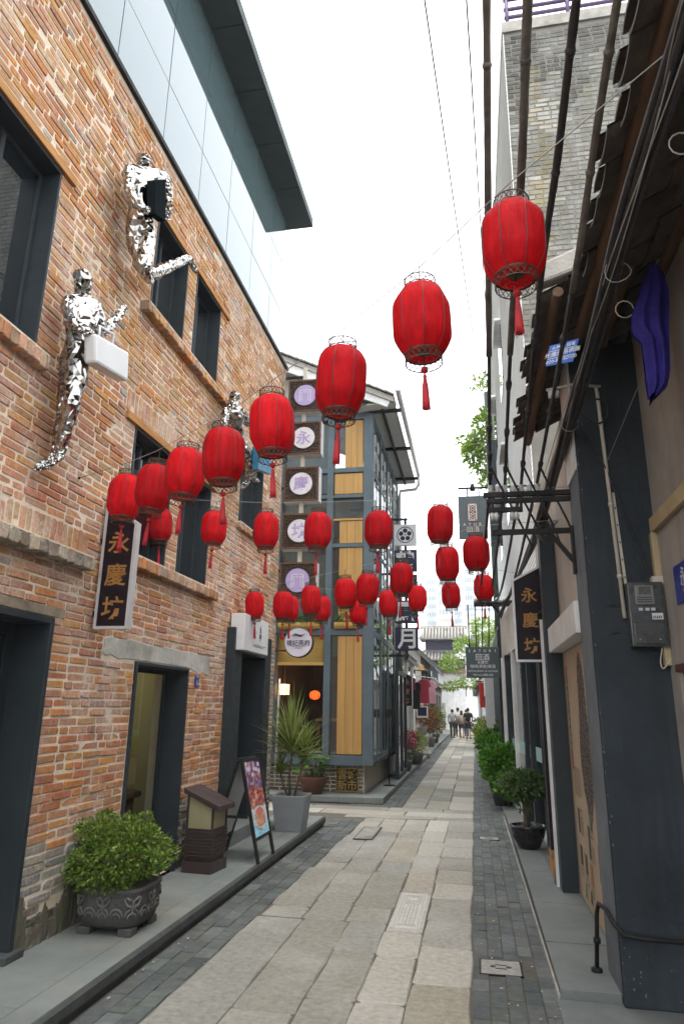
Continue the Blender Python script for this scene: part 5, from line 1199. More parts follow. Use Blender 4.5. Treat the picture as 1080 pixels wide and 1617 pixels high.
mb.tube([(PX - .001, 5.66 + .12 * math.cos(a), .33 + .12 * math.sin(a) * 1.2) for a in [q * .3 for q in range(12)]], .004, 4, True, True, inkc['b'])
for k in range(26): a = rr.uniform(0, 6.3); y_, z_ = 5.5 + rr.uniform(-.12, .12), rr.uniform(.12, .42); mb.poly([(PX - .003 - k * 1e-4, y_ + .04 * math.cos(u + a), z_ + .035 * math.sin(u + a)) for u in (0, 1.2, 2.5, 3.8, 5)], inkc[rr.choice('rpypo')])
mb.build('print', M['tint'], ps)
# tiled eave in two lengths, seen from below
M['purlin'] = mat('smoked_pole', (.15, .085, .045), (.07, .042, .026), 5, .85, .5, 30, stretch=(6, .5, 6))
def eave(label, xe, ze, y0, y1, slope=.42, up=2.2, seed=1, purl=.1):
    t = thing('tiled_eave', label, 'roof eave', (xe, (y0 + y1) / 2, ze)); rr = random.Random(seed); nr = round((y1 - y0) / .21); pit = (y1 - y0) / nr
    MB().hexa([(xe + .16, y0, ze + .16), (xe + up, y0, ze + .16 + (up - .16) * slope), (xe + up, y1, ze + .16 + (up - .16) * slope), (xe + .16, y1, ze + .16), (xe + .16, y0, ze + .20), (xe + up, y0, ze + .20 + (up - .16) * slope), (xe + up, y1, ze + .20 + (up - .16) * slope), (xe + .16, y1, ze + .20)]).build('battens', M['wood_dark'], t)
    for k in range(nr):
        for j in range(6):
            yc = y0 + (k + .5) * pit; x0 = xe + j * .2 + rr.uniform(-.035, .03) if j else xe + rr.uniform(-.03, .05); z0 = ze + j * .2 * slope + rr.uniform(-.008, .008)
            for up_, w_ in ((0, .125), (1, .085)):
                mb = MB(); n = 6; r0 = w_; yo = yc + up_ * pit / 2
                for e, (xx, zz) in enumerate(((x0, z0), (x0 + .24, z0 + .24 * slope + .02))):
                    for th_ in (0, .018):
                        for q in range(n):
                            a = math.pi * (.15 + .7 * q / (n - 1)); s = -1 if not up_ else 1
                            mb.v.append((xx, yo + (r0 - th_ * .3) * math.cos(a), zz + s * ((r0 - .05) * math.sin(a) * .8) + (0.03 + .05 * up_) + th_))
                for q in range(n - 1):
                    mb.face((q, q + 1, 2 * n + q + 1, 2 * n + q), True); mb.face((n + q, 3 * n + q, 3 * n + q + 1, n + q + 1), True); mb.face((q, n + q, n + q + 1, q + 1))
                mb.build('roof_tile', M['roof_tile'], t)
    for x_ in (xe + .115, xe + .55, xe + 1.0):
        n_ = 8; zz = ze + (x_ - xe) * slope - .045; MB().tube([(x_ + rr.uniform(-.006, .006), y0 - .05 + (y1 + purl - y0) * k / n_, zz + rr.uniform(-.006, .006)) for k in range(n_ + 1)], [.034 * rr.uniform(.92, 1.08) for _ in range(n_ + 1)], 8).build('purlin', M['purlin'], t)
    return t
ea = eave('nearer higher length of old tiled eave over the washing', .655, 4.02, .6, 3.75, .42, 2.2, 3, .5)
eb = eave('further lower length of old tiled eave above the slate pier', .47, 4.06, 3.78, 6.15, .42, 2.0, 5)
MB().hexa([(.46, 3.70, 4.10), (.9, 3.70, 4.25), (.9, 3.80, 4.25), (.46, 3.80, 4.10), (.46, 3.70, 4.24), (.9, 3.70, 4.42), (.9, 3.80, 4.42), (.46, 3.80, 4.24)]).build('verge_mortar', M['concrete'], eb, bevel=.02)

# meter box, pipes, trunking on pier and wall
t = thing('meter_box', 'grey electricity meter box with clear window on the slate pier', 'meter box', (1.11, 4.7, 2.05))
M['meter_grey'] = mat('dark_plastic_box', (.06, .064, .066), (.05, .053, .055), 5, .3, .05, 60)
b_ = MB().box(1.003, 1.224, 4.665, 4.762, 2.045, 2.46).build('case', M['meter_grey'], t, bevel=.008)
MB().box(1.02, 1.207, 4.655, 4.667, 2.06, 2.20).build('terminal_cover', M['meter_grey'], t, bevel=.006)
mm = MB().box(1.045, 1.16, 4.652, 4.668, 2.31, 2.435).build('meter', mat('meter_face', (.20, .205, .20), None, 9, .4), t, bevel=.004); MB().box(1.068, 1.14, 4.648, 4.653, 2.375, 2.425).build('display', mat('lcd', (.09, .10, .08), None, 9, .25), mm); mb = MB()
for k in range(3): mb.box(1.056, 1.146, 4.6495, 4.653, 2.325 + k * .014, 2.331 + k * .014)
mb.build('print', M['ink_dark'], mm)
for x in (1.06, 1.10, 1.135): MB().box(x, x + .024, 4.656, 4.668, 2.272, 2.29).build('button', M['alu'], t)
lb_ = MB().box(1.135, 1.20, 4.650, 4.657, 2.215, 2.255).build('label_sticker', M['white_plastic'], t); mb = MB()
for k in range(5): mb.box(1.14 + k * .011, 1.146 + k * .011, 4.6488, 4.650, 2.221, 2.238)
mb.build('barcode', M['ink_dark'], lb_)
for x in (1.05, 1.17): MB().lathe([(.006, 0), (.006, .008)], 8, (x, 4.655, 2.085)).build('screw', M['alu'], t)
t = thing('conduit_pipe', 'white plastic conduit running down the slate pier to the meter', 'pipe', (.97, 4.74, 3)); MB().tube([(.949, 4.75, 3.90), (.952, 4.742, 3.86), (.987, 4.742, 2.235)], .0135, 8).build('pipe', M['pvc'], t)
for z in (3.6, 3.0, 2.5): x = .952 + (3.86 - z) * .0215; MB().lathe([(.018, z), (.018, z + .025)], 10, (x, 4.742, 0)).build('clip', M['pvc'], t)
t = thing('metal_strip', 'perforated pale metal strip beside the white conduit', 'strip', (1.0, 4.75, 2.7)); MB().prism([(.985, 4.752, 3.1), (1.003, 4.752, 3.1), (1.025, 4.752, 2.46), (1.006, 4.752, 2.46)], (0, .006, 0)).build('strip', M['pvc'], t); mb = MB()
for k in range(5): mb.box(.995 + k * .0043, 1.002 + k * .0043, 4.7505, 4.752, 2.98 - k * .12, 2.995 - k * .12)
mb.build('hole', M['black'], t)
t = thing('trunking', 'yellowed cable trunking along the plaster wall and down the inner corner', 'trunking', (1.2, 4.5, 2.85)); MB().box(1.20, 1.236, 2.2, 4.74, 2.80, 2.90).build('run', M['yellow_trim'], t, bevel=.006); MB().box(1.195, 1.236, 4.70, 4.76, 1.93, 2.80).build('drop', M['yellow_trim'], t, bevel=.006)
MB().box(1.17, 1.236, 4.69, 4.755, 2.45, 2.50).build('clip', M['pvc'], t)
t = thing('street_sign', 'blue enamel street sign with white characters on the plaster wall', 'sign', (1.23, 4.3, 2.4)); MB().box(1.222, 1.232, 3.72, 4.41, 2.27, 2.50).build('plate', M['blue_enamel'], t, bevel=.004)
mb = MB(); text_mb('永慶坊', .12, (1.2205, 4.10, 2.415), (0, -1, 0), (0, 0, 1), mb, bold=.01); text_mb('YONGQING', .055, (1.2205, 4.10, 2.32), (0, -1, 0), (0, 0, 1), mb); mb.build('lettering', M['ink_white'], t)
# small blue plate hung under the eave
p = [onY(868, 546, 3.7), onY(914, 534, 3.7), onY(905, 570, 3.7), onY(862, 578, 3.7)]
t = thing('utility_plate', 'small tilted blue plate with white print hung under the tiled eave', 'sign', p[0]); M['bright_blue'] = mat('bright_blue_plate', (.03, .14, .55), (.026, .12, .48), 8, .45); MB().prism(p[::-1], (0, .006, 0)).build('plate', M['bright_blue'], t); mb = MB(); rt = (p[1] - p[0]).normalized(); dn = (p[3] - p[0])
for v, s, tx in ((.18, .026, '永慶坊 弱電'), (.5, .034, '光纜線路標識'), (.84, .03, '020-81950100')): text_mb(tx, s, p[0].lerp(p[1], .5) + dn * v + Vector((0, -.002, 0)), rt, -dn, mb, bold=.01)
for v in (.32, .68): a = p[0].lerp(p[3], v); b = p[1].lerp(p[2], v); mb.bar(a + Vector((0, -.001, 0)), b + Vector((0, -.001, 0)), .003, .003)
mb.build('lettering', M['ink_white'], t)
# pale bracket pipe across the pier head
t = thing('pipe_bracket', 'short pale pipe bracket tied across the pier head', 'bracket', (.8, 4.7, 3.9)); MB().tube([(.60, 4.70, 3.88), (.78, 4.72, 3.92), (.98, 4.74, 3.90)], .011, 8).build('pipe', M['pvc'], t); MB().tube([(.61, 4.69, 3.84), (.68, 4.69, 3.84)], .03, 8).build('junction', M['white_plastic'], t)
# blue shirt on a line
t = thing('hanging_shirt', 'deep blue shirt hung up to dry under the near eave', 'clothing', (1.1, 3.7, 4.1), 'washing under the eave'); rr = random.Random(9)
ol = [(1030, 418), (1018, 432), (1008, 470), (997, 500), (1000, 530), (1006, 540), (1011, 520), (1018, 575), (1021, 610), (1026, 636), (1040, 626), (1053, 612), (1058, 590), (1055, 520), (1056, 470), (1050, 440), (1040, 426)]
pt_ = [onY(x, y, 3.7) for x, y in ol]; cz = sum((q for q in pt_), Vector()) / len(pt_); mb = MB(); nf = 26
zs_ = [4.30 - k * .058 for k in range(18)]
def span(z):
    xs = []
    for a, b in zip(pt_, pt_[1:] + pt_[:1]):
        if (a.z - z) * (b.z - z) < 0: xs.append(a.x + (b.x - a.x) * (z - a.z) / (b.z - a.z))
    return (min(xs), max(xs)) if len(xs) >= 2 else None
rows = [(z, span(z)) for z in zs_ if span(z)]
for sgn in (-1, 1):
    base = len(mb.v)
    for z, (a, b) in rows:
        for q in range(nf): u = q / (nf - 1); mb.v.append((a + (b - a) * u, 3.7 + sgn * (.012 + .05 * math.sin(math.pi * u)) + .018 * math.sin(u * 15 + z * 2) * min(1, (4.3 - z) * 2), z + .01 * math.sin(u * 9)))
    for i in range(len(rows) - 1):
        for q in range(nf - 1): k = base + i * nf + q; mb.face((k, k + 1, k + nf + 1, k + nf), True)
mb.build('cloth', mat('blue_cloth', (.035, .025, .30), (.02, .015, .17), 7, .85, .3, 60), t); MB().tube([(1.02, 3.7, 4.10), (1.10, 3.7, 4.17), (1.17, 3.7, 4.10)], .006, 5).build('hanger', M['steel'], t)
# pipe handrail
t = thing('pipe_handrail', 'bent black pipe handrail rising from the step at the pier', 'handrail', (.71, 5.19, .06)); MB().tube([(.70, 5.19, .06), (.725, 5.17, .40), (.735, 5.14, .455), (.755, 5.0, .46), (.765, 4.78, .43), (.80, 4.70, .40), (.90, 4.68, .395), (1.5, 4.62, .40)], .0135, 8).build('rail', M['steel'], t); MB().lathe([(.035, .06), (.035, .075), (.02, .08)], 12, (.70, 5.19, 0)).build('foot_plate', M['steel'], t); MB().lathe([(.023, .22), (.023, .25)], 10, (.714, 5.18, 0)).build('collar', M['steel'], t)

# glazed shop fronts beyond the column
sf = thing('glass_shopfront', 'glazed shopfront with slate posts beside the potted plants', 'shop', (.8, 10, 0))
def sx(y): return .86 if y < 9.2 else .86 - (y - 9.2) * .058
MB().box(.695, .86, 7.345, 7.40, .06, 2.55).build('white_post', M['white_paint'], sf)
MB().box(.70, .84, 7.78, 8.0, .30, 2.6).build('dark_post', M['signblack'], sf); MB().box(.70, .84, 7.78, 8.0, .062, .30).build('post_foot', M['wood_orange'], sf)
MB().box(.83, 1.2, 7.42, 9.3, 2.5, 2.62).build('head', M['slate'], sf)
for y, w_, m_ in ((9.3, .10, 'slate'), (10.3, .16, 'slate'), (10.9, .16, 'slate'), (12.2, .1, 'white_paint'), (13.2, .12, 'slate'), (13.9, .1, 'white_paint')): MB().box(sx(y) - .05, sx(y) + .1, y, y + w_, .06, 2.62).build('post', M[m_], sf, bevel=.004)
ys_ = [7.98, 9.3, 10.3, 10.9, 12.2, 13.2, 13.9]
M['frost'] = mat('frosted_band', (.30, .45, .40), (.27, .41, .37), 4, .4)
for a, b in zip(ys_, ys_[1:]):
    mb = MB(); xa_, xb_ = sx(a), sx(b); mb.hexa([(xa_ + .02, a, .10), (xa_ + .028, a, .10), (xb_ + .028, b, .10), (xb_ + .02, b, .10), (xa_ + .02, a, 2.5), (xa_ + .028, a, 2.5), (xb_ + .028, b, 2.5), (xb_ + .02, b, 2.5)]); mb.build('pane', M['clear_glass'], sf)
    mb = MB(); mb.hexa([(xa_ + .012, a + .05, .98), (xa_ + .018, a + .05, .98), (xb_ + .018, b, .98), (xb_ + .012, b, .98), (xa_ + .012, a + .05, 1.16), (xa_ + .018, a + .05, 1.16), (xb_ + .018, b, 1.16), (xb_ + .012, b, 1.16)]); mb.build('frosted_band', M['frost'], sf)
    mb = MB(); mb.hexa([(xa_ - .03, a, .06), (xa_ + .1, a, .06), (xb_ + .1, b, .06), (xb_ - .03, b, .06), (xa_ - .03, a, .11), (xa_ + .1, a, .11), (xb_ + .1, b, .11), (xb_ - .03, b, .11)]); mb.build('sill_rail', M['alu'], sf)
mb = MB(); mb.poly([(3.2, 7.4, .07), (3.2, 14, .07), (3.2, 14, 2.7), (3.2, 7.4, 2.7)][::-1]); mb.poly([(.9, 7.4, .07), (3.2, 7.4, .07), (3.2, 7.4, 2.7), (.9, 7.4, 2.7)]); mb.poly([(.7, 14.05, .07), (3.2, 14.05, .07), (3.2, 14.05, 2.7), (.7, 14.05, 2.7)][::-1]); mb.poly([(.7, 7.4, 2.65), (3.2, 7.4, 2.65), (3.2, 14, 2.65), (.7, 14, 2.65)]); mb.poly([(.7, 7.4, .065), (3.2, 7.4, .065), (3.2, 14, .065), (.7, 14, .065)])
mb.build('room', mat('dim_shop_wall', (.16, .155, .14), (.12, .115, .105), 2, .9), sf)
for k in range(4): f_ = MB().box(1.2 + k * .45, 1.5 + k * .45, 13.6, 13.64, 1.0 + .1 * (k % 2), 2.1).build('poster', M['menu_print'], sf)
MB().hexa([(sx(9.3) - .02, 9.2, 2.62), (1.3, 9.2, 2.62), (1.3, 14.1, 2.62), (sx(14) - .02, 14.1, 2.62), (sx(9.3) - .02, 9.2, 3.4), (1.3, 9.2, 3.4), (1.3, 14.1, 3.4), (sx(14) - .02, 14.1, 3.4)]).build('fascia', M['beige'], sf)
# shutters and white walls beyond
h = thing('shuttered_shop', 'dark slate shuttered shop front beyond the glazed one', 'shop', (.6, 16, 0))
MB().box(.52, 3, 14.2, 18.6, .05, 3.3).build('wall', M['slate'], h)
for k in range(9): MB().box(.50, .522, 14.25 + k * .48, 14.25 + k * .48 + .44, .1, 3.2).build('shutter_board', M['slate'], h, bevel=.006)
h = thing('white_house', 'plain white walled house on the right side before the tree', 'house', (1.5, 24, 0))
MB().box(.30, 4, 18.8, 27.5, .05, 2.75).build('wall', M['white_paint'], h); MB().box(.2, 4, 18.7, 27.6, 2.75, 2.9).build('roof', M['grey_tile'], h)
for k in range(3): f_ = MB().box(.28, .302, 20 + k * 2.4, 21.2 + k * 2.4, .9, 2.0).build('window', M['win_glass'], h)
h = thing('far_house', 'low far house on the right beyond the white one', 'house', (2, 40, 0)); MB().box(.25, 5, 30, 52, 0, 2.6).build('wall', M['concrete'], h); MB().box(.1, 5, 29.8, 52, 2.6, 2.8).build('roof', M['grey_tile'], h)
for k in range(4): MB().box(.23, .252, 32 + k * 4, 33.5 + k * 4, .8, 2.0).build('window', M['win_glass'], h)

# potted tree by the kerb
t = thing('black_pot', 'glossy black round plant pot on the raised edge', 'pot', (.575, 9.2, .062)); MB().lathe([(.115, .062), (.125, .075), (.185, .19), (.205, .28), (.215, .30), (.215, .318), (.19, .318), (.18, .29)], 24, (.575, 9.2, 0)).build('pot', mat('black_glaze', (.014, .014, .014), None, 5, .25), t); MB().lathe([(.18, .292), (.02, .298)], 14, (.575, 9.2, 0)).build('soil', M['joint'], t)
t = thing('potted_tree', 'small bushy tree with forked trunk in the black pot', 'tree', (.575, 9.2, .30))
MB().tube([(.565, 9.2, .28), (.56, 9.2, .42), (.545, 9.19, .50)], [.042, .034, .03], 8).build('trunk', M['bark'], t); MB().tube([(.56, 9.2, .40), (.54, 9.18, .55), (.47, 9.15, .68)], [.03, .022, .012], 7).build('limb', M['bark'], t); MB().tube([(.565, 9.2, .38), (.615, 9.21, .55), (.67, 9.2, .70)], [.03, .022, .012], 7).build('limb', M['bark'], t)
f = foliage((.55, 9.2, .74), .31, .29, .21, 900, .075, .034, GREEN['dark'], 12, .35, .35, 71); merge(f, foliage((.42, 9.15, .80), .17, .17, .12, 300, .065, .03, GREEN['box'][1:4] + GREEN['dark'], 6, .35, .1, 72)); merge(f, foliage((.72, 9.22, .80), .15, .16, .14, 220, .07, .032, GREEN['dark'], 6, .35, .1, 73)); merge(f, foliage((.55, 9.16, .50), .08, .08, .05, 40, .06, .025, GREEN['dark'], 4, .4, .3, 74)); f.build('crown', M['leaf'], t)
for k, (x, y, rx, rz_, n, zc) in enumerate(((.42, 13.0, .38, .31, 2000, .76), (.44, 14.6, .40, .33, 2000, .84), (.40, 16.3, .38, .33, 1700, .90))):
    t = thing('hedge_plant', ['nearest bright green bushy shrub by the right kerb', 'middle bright green bushy shrub of the right kerb row', 'furthest bright green bushy shrub of the right kerb row'][k], 'shrub', (x, y, .06), 'green shrubs in the row along the right kerb')
    MB().lathe([(.14, .06), (.2, .3), (.22, .36), (.18, .36)], 14, (x, y, 0)).build('pot', M['black'], t); MB().tube([(x, y, .3), (x + .02, y, zc)], .03, 6).build('stem', M['bark'], t)
    f = foliage((x, y, zc), rx, .5, rz_, n, .10, .05, GREEN['hedge'], 12, .4, .1, 80 + k)
    merge(f, foliage((x + .1, y - .2, zc - .3), rx * .8, .45, .25, 500, .10, .05, GREEN['hedge'], 7, .4, .2, 90 + k)); f.build('foliage', M['leaf'], t)
potted('flower_pot', 'pale lime green shrub beyond the kerb hedge', .25, 19.5, .06, .2, .35, .36, .55, GREEN['lime'], 900, .09, .045, 'grey_tile', 95)
potted('flower_pot', 'dark leafy plant by the slate shutters', .62, 15.6, .06, .18, .5, .32, .50, GREEN['dark'], 500, .13, .05, 'grey_tile', 96)
potted('flower_pot', 'dark green plant in a yellow bowl before the red banner', .28, 23.5, .06, .2, .6, .42, .40, GREEN['dark'] + GREEN['rust'][:1], 700, .10, .05, 'bamboo', 97)
t = thing('door_stop_lamp', 'small black spotlight foot on the step beside the column', 'lamp', (.73, 7.36, .06)); MB().hexa([(.685, 7.42, .062), (.73, 7.42, .062), (.73, 7.5, .062), (.685, 7.5, .062), (.70, 7.42, .20), (.735, 7.42, .20), (.735, 7.5, .20), (.70, 7.5, .20)]).build('foot', M['black'], t, bevel=.006); MB().tube([(.72, 7.46, .18), (.78, 7.46, .14), (.79, 7.46, .07)], .012, 6).build('arm', M['black'], t)
# signs on the right
lane_sign('large black sign with three gold characters behind the right hand column', 7.62, .45, .80, 2.14, 3.02, 3.20, False, .17)
lane_sign('small black hanging sign with gold characters in front of the red banner', 19.2, .29, .60, 1.80, 2.50, 2.52, False, .15)
t = thing('red_banner', 'tall red cloth banner on the right before the tree', 'banner', (.35, 22, 1.6)); mb = MB(); a, c = onY(757, 1078, 22), onY(776, 1118, 22)
mb.hexa([(a.x, 22, c.z), (c.x, 22.05, c.z), (c.x, 22.07, c.z), (a.x, 22.02, c.z), (a.x - .04, 22, a.z), (c.x, 22.05, a.z), (c.x, 22.07, a.z), (a.x - .04, 22.02, a.z)]); mb.build('cloth', mat('red_cloth', (.50, .03, .02), (.42, .025, .02), 5, .8), t); MB().tube([(a.x - .1, 22, a.z + .03), (c.x, 22.06, a.z + .03)], .015, 6).build('rod', M['steel'], t)
# SATORI signs
M['satori'] = mat('slate_sign', (.055, .075, .085), (.05, .068, .078), 5, .55)
t = thing('square_slate_sign', 'square slate sign with knot emblem hung above the lane', 'sign', (.1, 8, 4)); P = lambda x, y: onY(x, y, 8.0)
a, c = P(723, 784), P(771, 850); MB().box(a.x, c.x, 8.0, 8.03, c.z, a.z).build('board', M['satori'], t, bevel=.004)
q = P(746, 809); w_, h_ = .052, .105; mb = MB(); M['emblem'] = mat('pink_gold_emblem', (.62, .50, .45), None, 9, .5)
mb.box(q.x - w_, q.x + w_, 7.992, 7.999, q.z + h_ - .012, q.z + h_).box(q.x - w_, q.x + w_, 7.992, 7.999, q.z - h_, q.z - h_ + .012).box(q.x - w_, q.x - w_ + .012, 7.992, 7.999, q.z - h_, q.z + h_).box(q.x + w_ - .012, q.x + w_, 7.992, 7.999, q.z - h_, q.z + h_)
for k in (-1, 1):
    for r_ in (.018, .042): mb.tube([(q.x + r_ * math.cos(u), 7.995, q.z + k * .05 + r_ * math.sin(u)) for u in [6.2832 * i / 12 for i in range(13)]], .006, 4)
    for u in range(6): mb.bar((q.x + .018 * math.cos(u * 1.047), 7.995, q.z + k * .05 + .018 * math.sin(u * 1.047)), (q.x + .046 * math.cos(u * 1.047), 7.995, q.z + k * .05 + .046 * math.sin(u * 1.047)), .01, .006)
mb.build('emblem', M['emblem'], t); mb = MB(); q = P(746, 828)
for k, ch in enumerate('SATORI'): text_mb(ch, .048, (q.x + (k - 2.5) * .062, 7.997, q.z), (1, 0, 0), (0, 0, 1), mb, bold=.01)
q = P(747, 836); text_mb('回酒', .075, (q.x, 7.997, q.z), (1, 0, 0), (0, 0, 1), mb); mb.build('lettering', M['emblem'], t)
a2, c2 = P(723, 771), P(800, 771); MB().tube([(a2.x, 8.015, a2.z), (.87, 8.015, a2.z)], .012, 6).build('rod', M['steel'], t)
for x in (738, 756): b_ = P(x, 778); MB().tube([(b_.x, 8.015, a.z - .01), (b_.x, 8.015, a2.z)], .008, 5).build('hanger', M['steel'], t)
MB().lathe([(.035, a2.z - .03), (.02, a2.z + .05)], 8, (P(746, 771).x, 8.015, 0)).build('lamp', M['steel'], t)
t = thing('lower_slate_sign', 'wide slate sign with white lettering hanging over the lane near the tree', 'sign', (.2, 14, 2.5)); P = lambda x, y: onY(x, y, 14.0)
a, c = P(735, 1022), P(790, 1071); MB().box(a.x, c.x, 14.0, 14.04, c.z, a.z).build('board', M['satori'], t, bevel=.004); mb = MB(); cx = (a.x + c.x) / 2; q = P(760, 1028).z
for k, ch in enumerate('SATORI'): text_mb(ch, .075, (cx + (k - 2.5) * .10, 13.996, q), (1, 0, 0), (0, 0, 1), mb, bold=.008)
text_mb('回酒', .14, (cx, 13.996, P(760, 1038).z), (1, 0, 0), (0, 0, 1), mb); text_mb('永慶坊', .07, (cx, 13.996, P(760, 1046).z), (1, 0, 0), (0, 0, 1), mb); text_mb('咖啡|茶飲|餐酒', .075, (cx, 13.996, P(760, 1053).z), (1, 0, 0), (0, 0, 1), mb); text_mb('RESTAURANT & LOUNGE', .05, (cx, 13.996, P(760, 1060).z), (1, 0, 0), (0, 0, 1), mb); text_mb('中山路店', .05, (cx, 13.996, P(760, 1066).z), (1, 0, 0), (0, 0, 1), mb, stretch=2)
mb.build('lettering', M['ink_white'], t)
for px_ in (741, 752, 762, 772): b_ = P(px_, 1022); MB().tube([(b_.x, 14.02, b_.z), (b_.x + (px_ - 741) * .0012, 14.02, P(741, 955).z)], .012, 5).build('hanger', M['steel'], t)
b_ = P(748, 954); e_ = P(796, 956); MB().box(b_.x, e_.x + .25, 13.97, 14.07, b_.z - .05, b_.z + .06).build('arm', M['steel'], t); MB().bar((e_.x + .1, 14.02, b_.z - .45), (e_.x - .25, 14.02, b_.z), .05, .05).build('brace', M['steel'], t)
for k in range(5): MB().lathe([(.035, b_.z + .06), (.045, b_.z + .10), (.02, b_.z + .13)], 8, (b_.x + .05 + k * .14, 14.02, 0)).build('insulator', M['white_plastic'], t)

# ================================================================== OVERHEAD LINES
M['cable'] = mat('black_cable', (.020, .020, .022), (.035, .033, .032), 30, .6, .2, 60)
M['sheath'] = mat('weathered_sheath', (.15, .13, .11), (.07, .06, .052), 11, .85, .8, 40, c3=(.22, .20, .17))
M['insul'] = mat('porcelain', (.55, .55, .53), (.40, .40, .39), 12, .3)
M['cord'] = mat('pale_cord', (.36, .35, .32), None, 30, .8)
def curve_pts(P, n=14):
    P = [Vector(p) for p in P]; out = []
    for i in range(len(P) - 1):
        p0, p1, p2, p3 = P[max(i - 1, 0)], P[i], P[i + 1], P[min(i + 2, len(P) - 1)]
        for k in range(n):
            t = k / n; out.append(.5 * ((2 * p1) + (p2 - p0) * t + (2 * p0 - 5 * p1 + 4 * p2 - p3) * t * t + (3 * p1 - p0 - 3 * p2 + p3) * t ** 3))
    return out + [P[-1]]
ARM_Y, ARM_Z = 5.2, 3.27
t = thing('cable_bracket', 'upper black iron cable bracket with porcelain insulators over the lane', 'bracket', (.5, ARM_Y, ARM_Z), 'iron cable brackets on the pier')
for z, x0 in ((3.255, .13), (3.205, .15)): MB().box(x0, .80, ARM_Y - .02, ARM_Y + .02, z - .018, z + .018).build('arm', M['steel'], t)
MB().box(.17, .42, ARM_Y - .02, ARM_Y + .02, 3.115, 3.15).build('lower_arm', M['steel'], t)
for x in (.19, .27, .40): MB().box(x, x + .02, ARM_Y - .015, ARM_Y + .015, 3.13, 3.24).build('strut', M['steel'], t)
for x in (.185, .30, .42, .54, .24, .36, .48): MB().lathe([(.012, 3.27), (.022, 3.285), (.014, 3.30), (.024, 3.315), (.012, 3.34)], 10, (x, ARM_Y, 0)).build('insulator', M['insul'], t)
for x in (.19, .22, .34, .37): MB().lathe([(.01, 3.05), (.02, 3.07), (.024, 3.09), (.012, 3.115)], 10, (x, ARM_Y, 0)).build('insulator', M['insul'], t)
t = thing('cable_bracket', 'lower black iron cable bracket with a diagonal brace on the pier', 'bracket', (.5, ARM_Y, 2.95), 'iron cable brackets on the pier')
MB().box(.18, .80, ARM_Y - .02, ARM_Y + .02, 2.935, 2.972).build('arm', M['steel'], t); MB().bar((.60, ARM_Y, 2.95), (.78, ARM_Y, 2.70), .03, .03).build('brace', M['steel'], t); MB().box(.755, .785, ARM_Y - .05, ARM_Y + .02, 2.62, 2.98).build('wall_plate', M['steel'], t)
t = thing('cable_junction', 'cluster of black cable joints on top of the slate column', 'junction box', (.78, 6.9, 3.5)); MB().box(.70, .80, 6.85, 7.0, 3.42, 3.58).build('box', M['steel'], t, bevel=.01)
for k in range(6): a = Vector((.70 + .02 * k, 6.85, 3.45)); MB().tube(curve_pts([a, a + Vector((-.06 - .02 * k, -.1, -.12)), a + Vector((.02, -.2, -.22 + .03 * k)), a + Vector((.08, -.1, .0))], 6), .006, 5).build('lead', M['cable'], t)
pw = (('outermost', .185, [(.4, 6.16), (2.54, 4.91), (3.29, 4.47), (4.6, 3.74), (5.2, 3.34)], .025, 4.3, True), ('second', .298, [(.4, 4.85), (2.03, 4.22), (2.68, 3.96), (3.9, 3.76), (5.2, 3.34)], .024, 4.0, True), ('third, plain black', .42, [(.4, 4.05), (1.81, 3.91), (2.41, 3.83), (3.33, 3.77), (5.2, 3.34)], .020, 3.45, False), ('innermost', .54, [(.4, 4.1), (1.79, 3.86), (2.35, 3.75), (3.03, 3.60), (5.2, 3.34)], .019, 3.1, True))
far_x = (onY(748, 950, 14), onY(762, 950, 14), onY(772, 950, 14), onY(783, 950, 14))
for i, (nm, x, P, r_, ye, br) in enumerate(pw):
    t = thing('power_line', nm + ' of the four thick overhead cables running up the right side', 'cable', (x, 2.5, 4), 'thick overhead cables')
    cp = curve_pts([(x, y, z) for y, z in P], 10); MB().tube(cp, .0125, 7).build('cable', M['cable'], t)
    MB().tube(curve_pts([(x, 5.2, 3.34), ((x + far_x[i].x) / 2, 9.5, 3.15), far_x[i]], 6), .013, 6).build('cable', M['cable'], t)
    sh = [p for p in cp if p.y <= ye]
    MB().tube(sh, [r_ * R.uniform(.74, .88) for _ in sh], 9).build('sheath', M['sheath'] if br else M['cable'], t)
    for k in range(3, len(sh) - 1, 9):
        d = (sh[k + 1] - sh[k]).normalized(); MB().tube([sh[k] - d * .018, sh[k], sh[k] + d * .018], [r_ * .8, r_ * 1.02, r_ * .8], 9).build('joint', M['sheath'] if br else M['cable'], t)
    for k in range(3): q = cp[-3 - 3 * k]; d = (cp[-2 - 3 * k] - q).normalized(); MB().tube([q - d * .05, q - d * .02, q + d * .02, q + d * .05], [.013, .021, .018, .013], 7).build('wrapping', M['cable'], t)
    MB().tube(curve_pts([(x + .005, 5.0, 3.42), (x + .09, 5.15, 3.28), (x + .22, 5.3, 3.05), (x + .34, 5.8, 2.98)], 6), .009, 5).build('jumper', M['cable'], t)
t = thing('cable_bundle', 'thick bundle of black cables strung along the right hand wall', 'cable', (.74, 3, 3.6)); rr = random.Random(15)
for k in range(11):
    a = rr.uniform(0, 6.28); o_ = rr.uniform(.0, .042); P = []
    for y, z in ((.2, 3.66), (1.9, 3.65), (2.6, 3.68), (3.2, 3.63), (4.1, 3.60), (4.8, 3.575), (6.0, 3.53), (7.2, 3.52), (8.6, 3.52), (13, 3.3)):
        P.append((.725 + o_ * math.cos(a + y * .6) + (0 if y < 9 else -.2) + rr.uniform(-.006, .006), y, z + o_ * math.sin(a + y * .6) + rr.uniform(-.006, .006)))
    MB().tube(curve_pts(P, 6), rr.choice([.008, .011, .014, .016]), 6).build('cable', M['cable'], t)
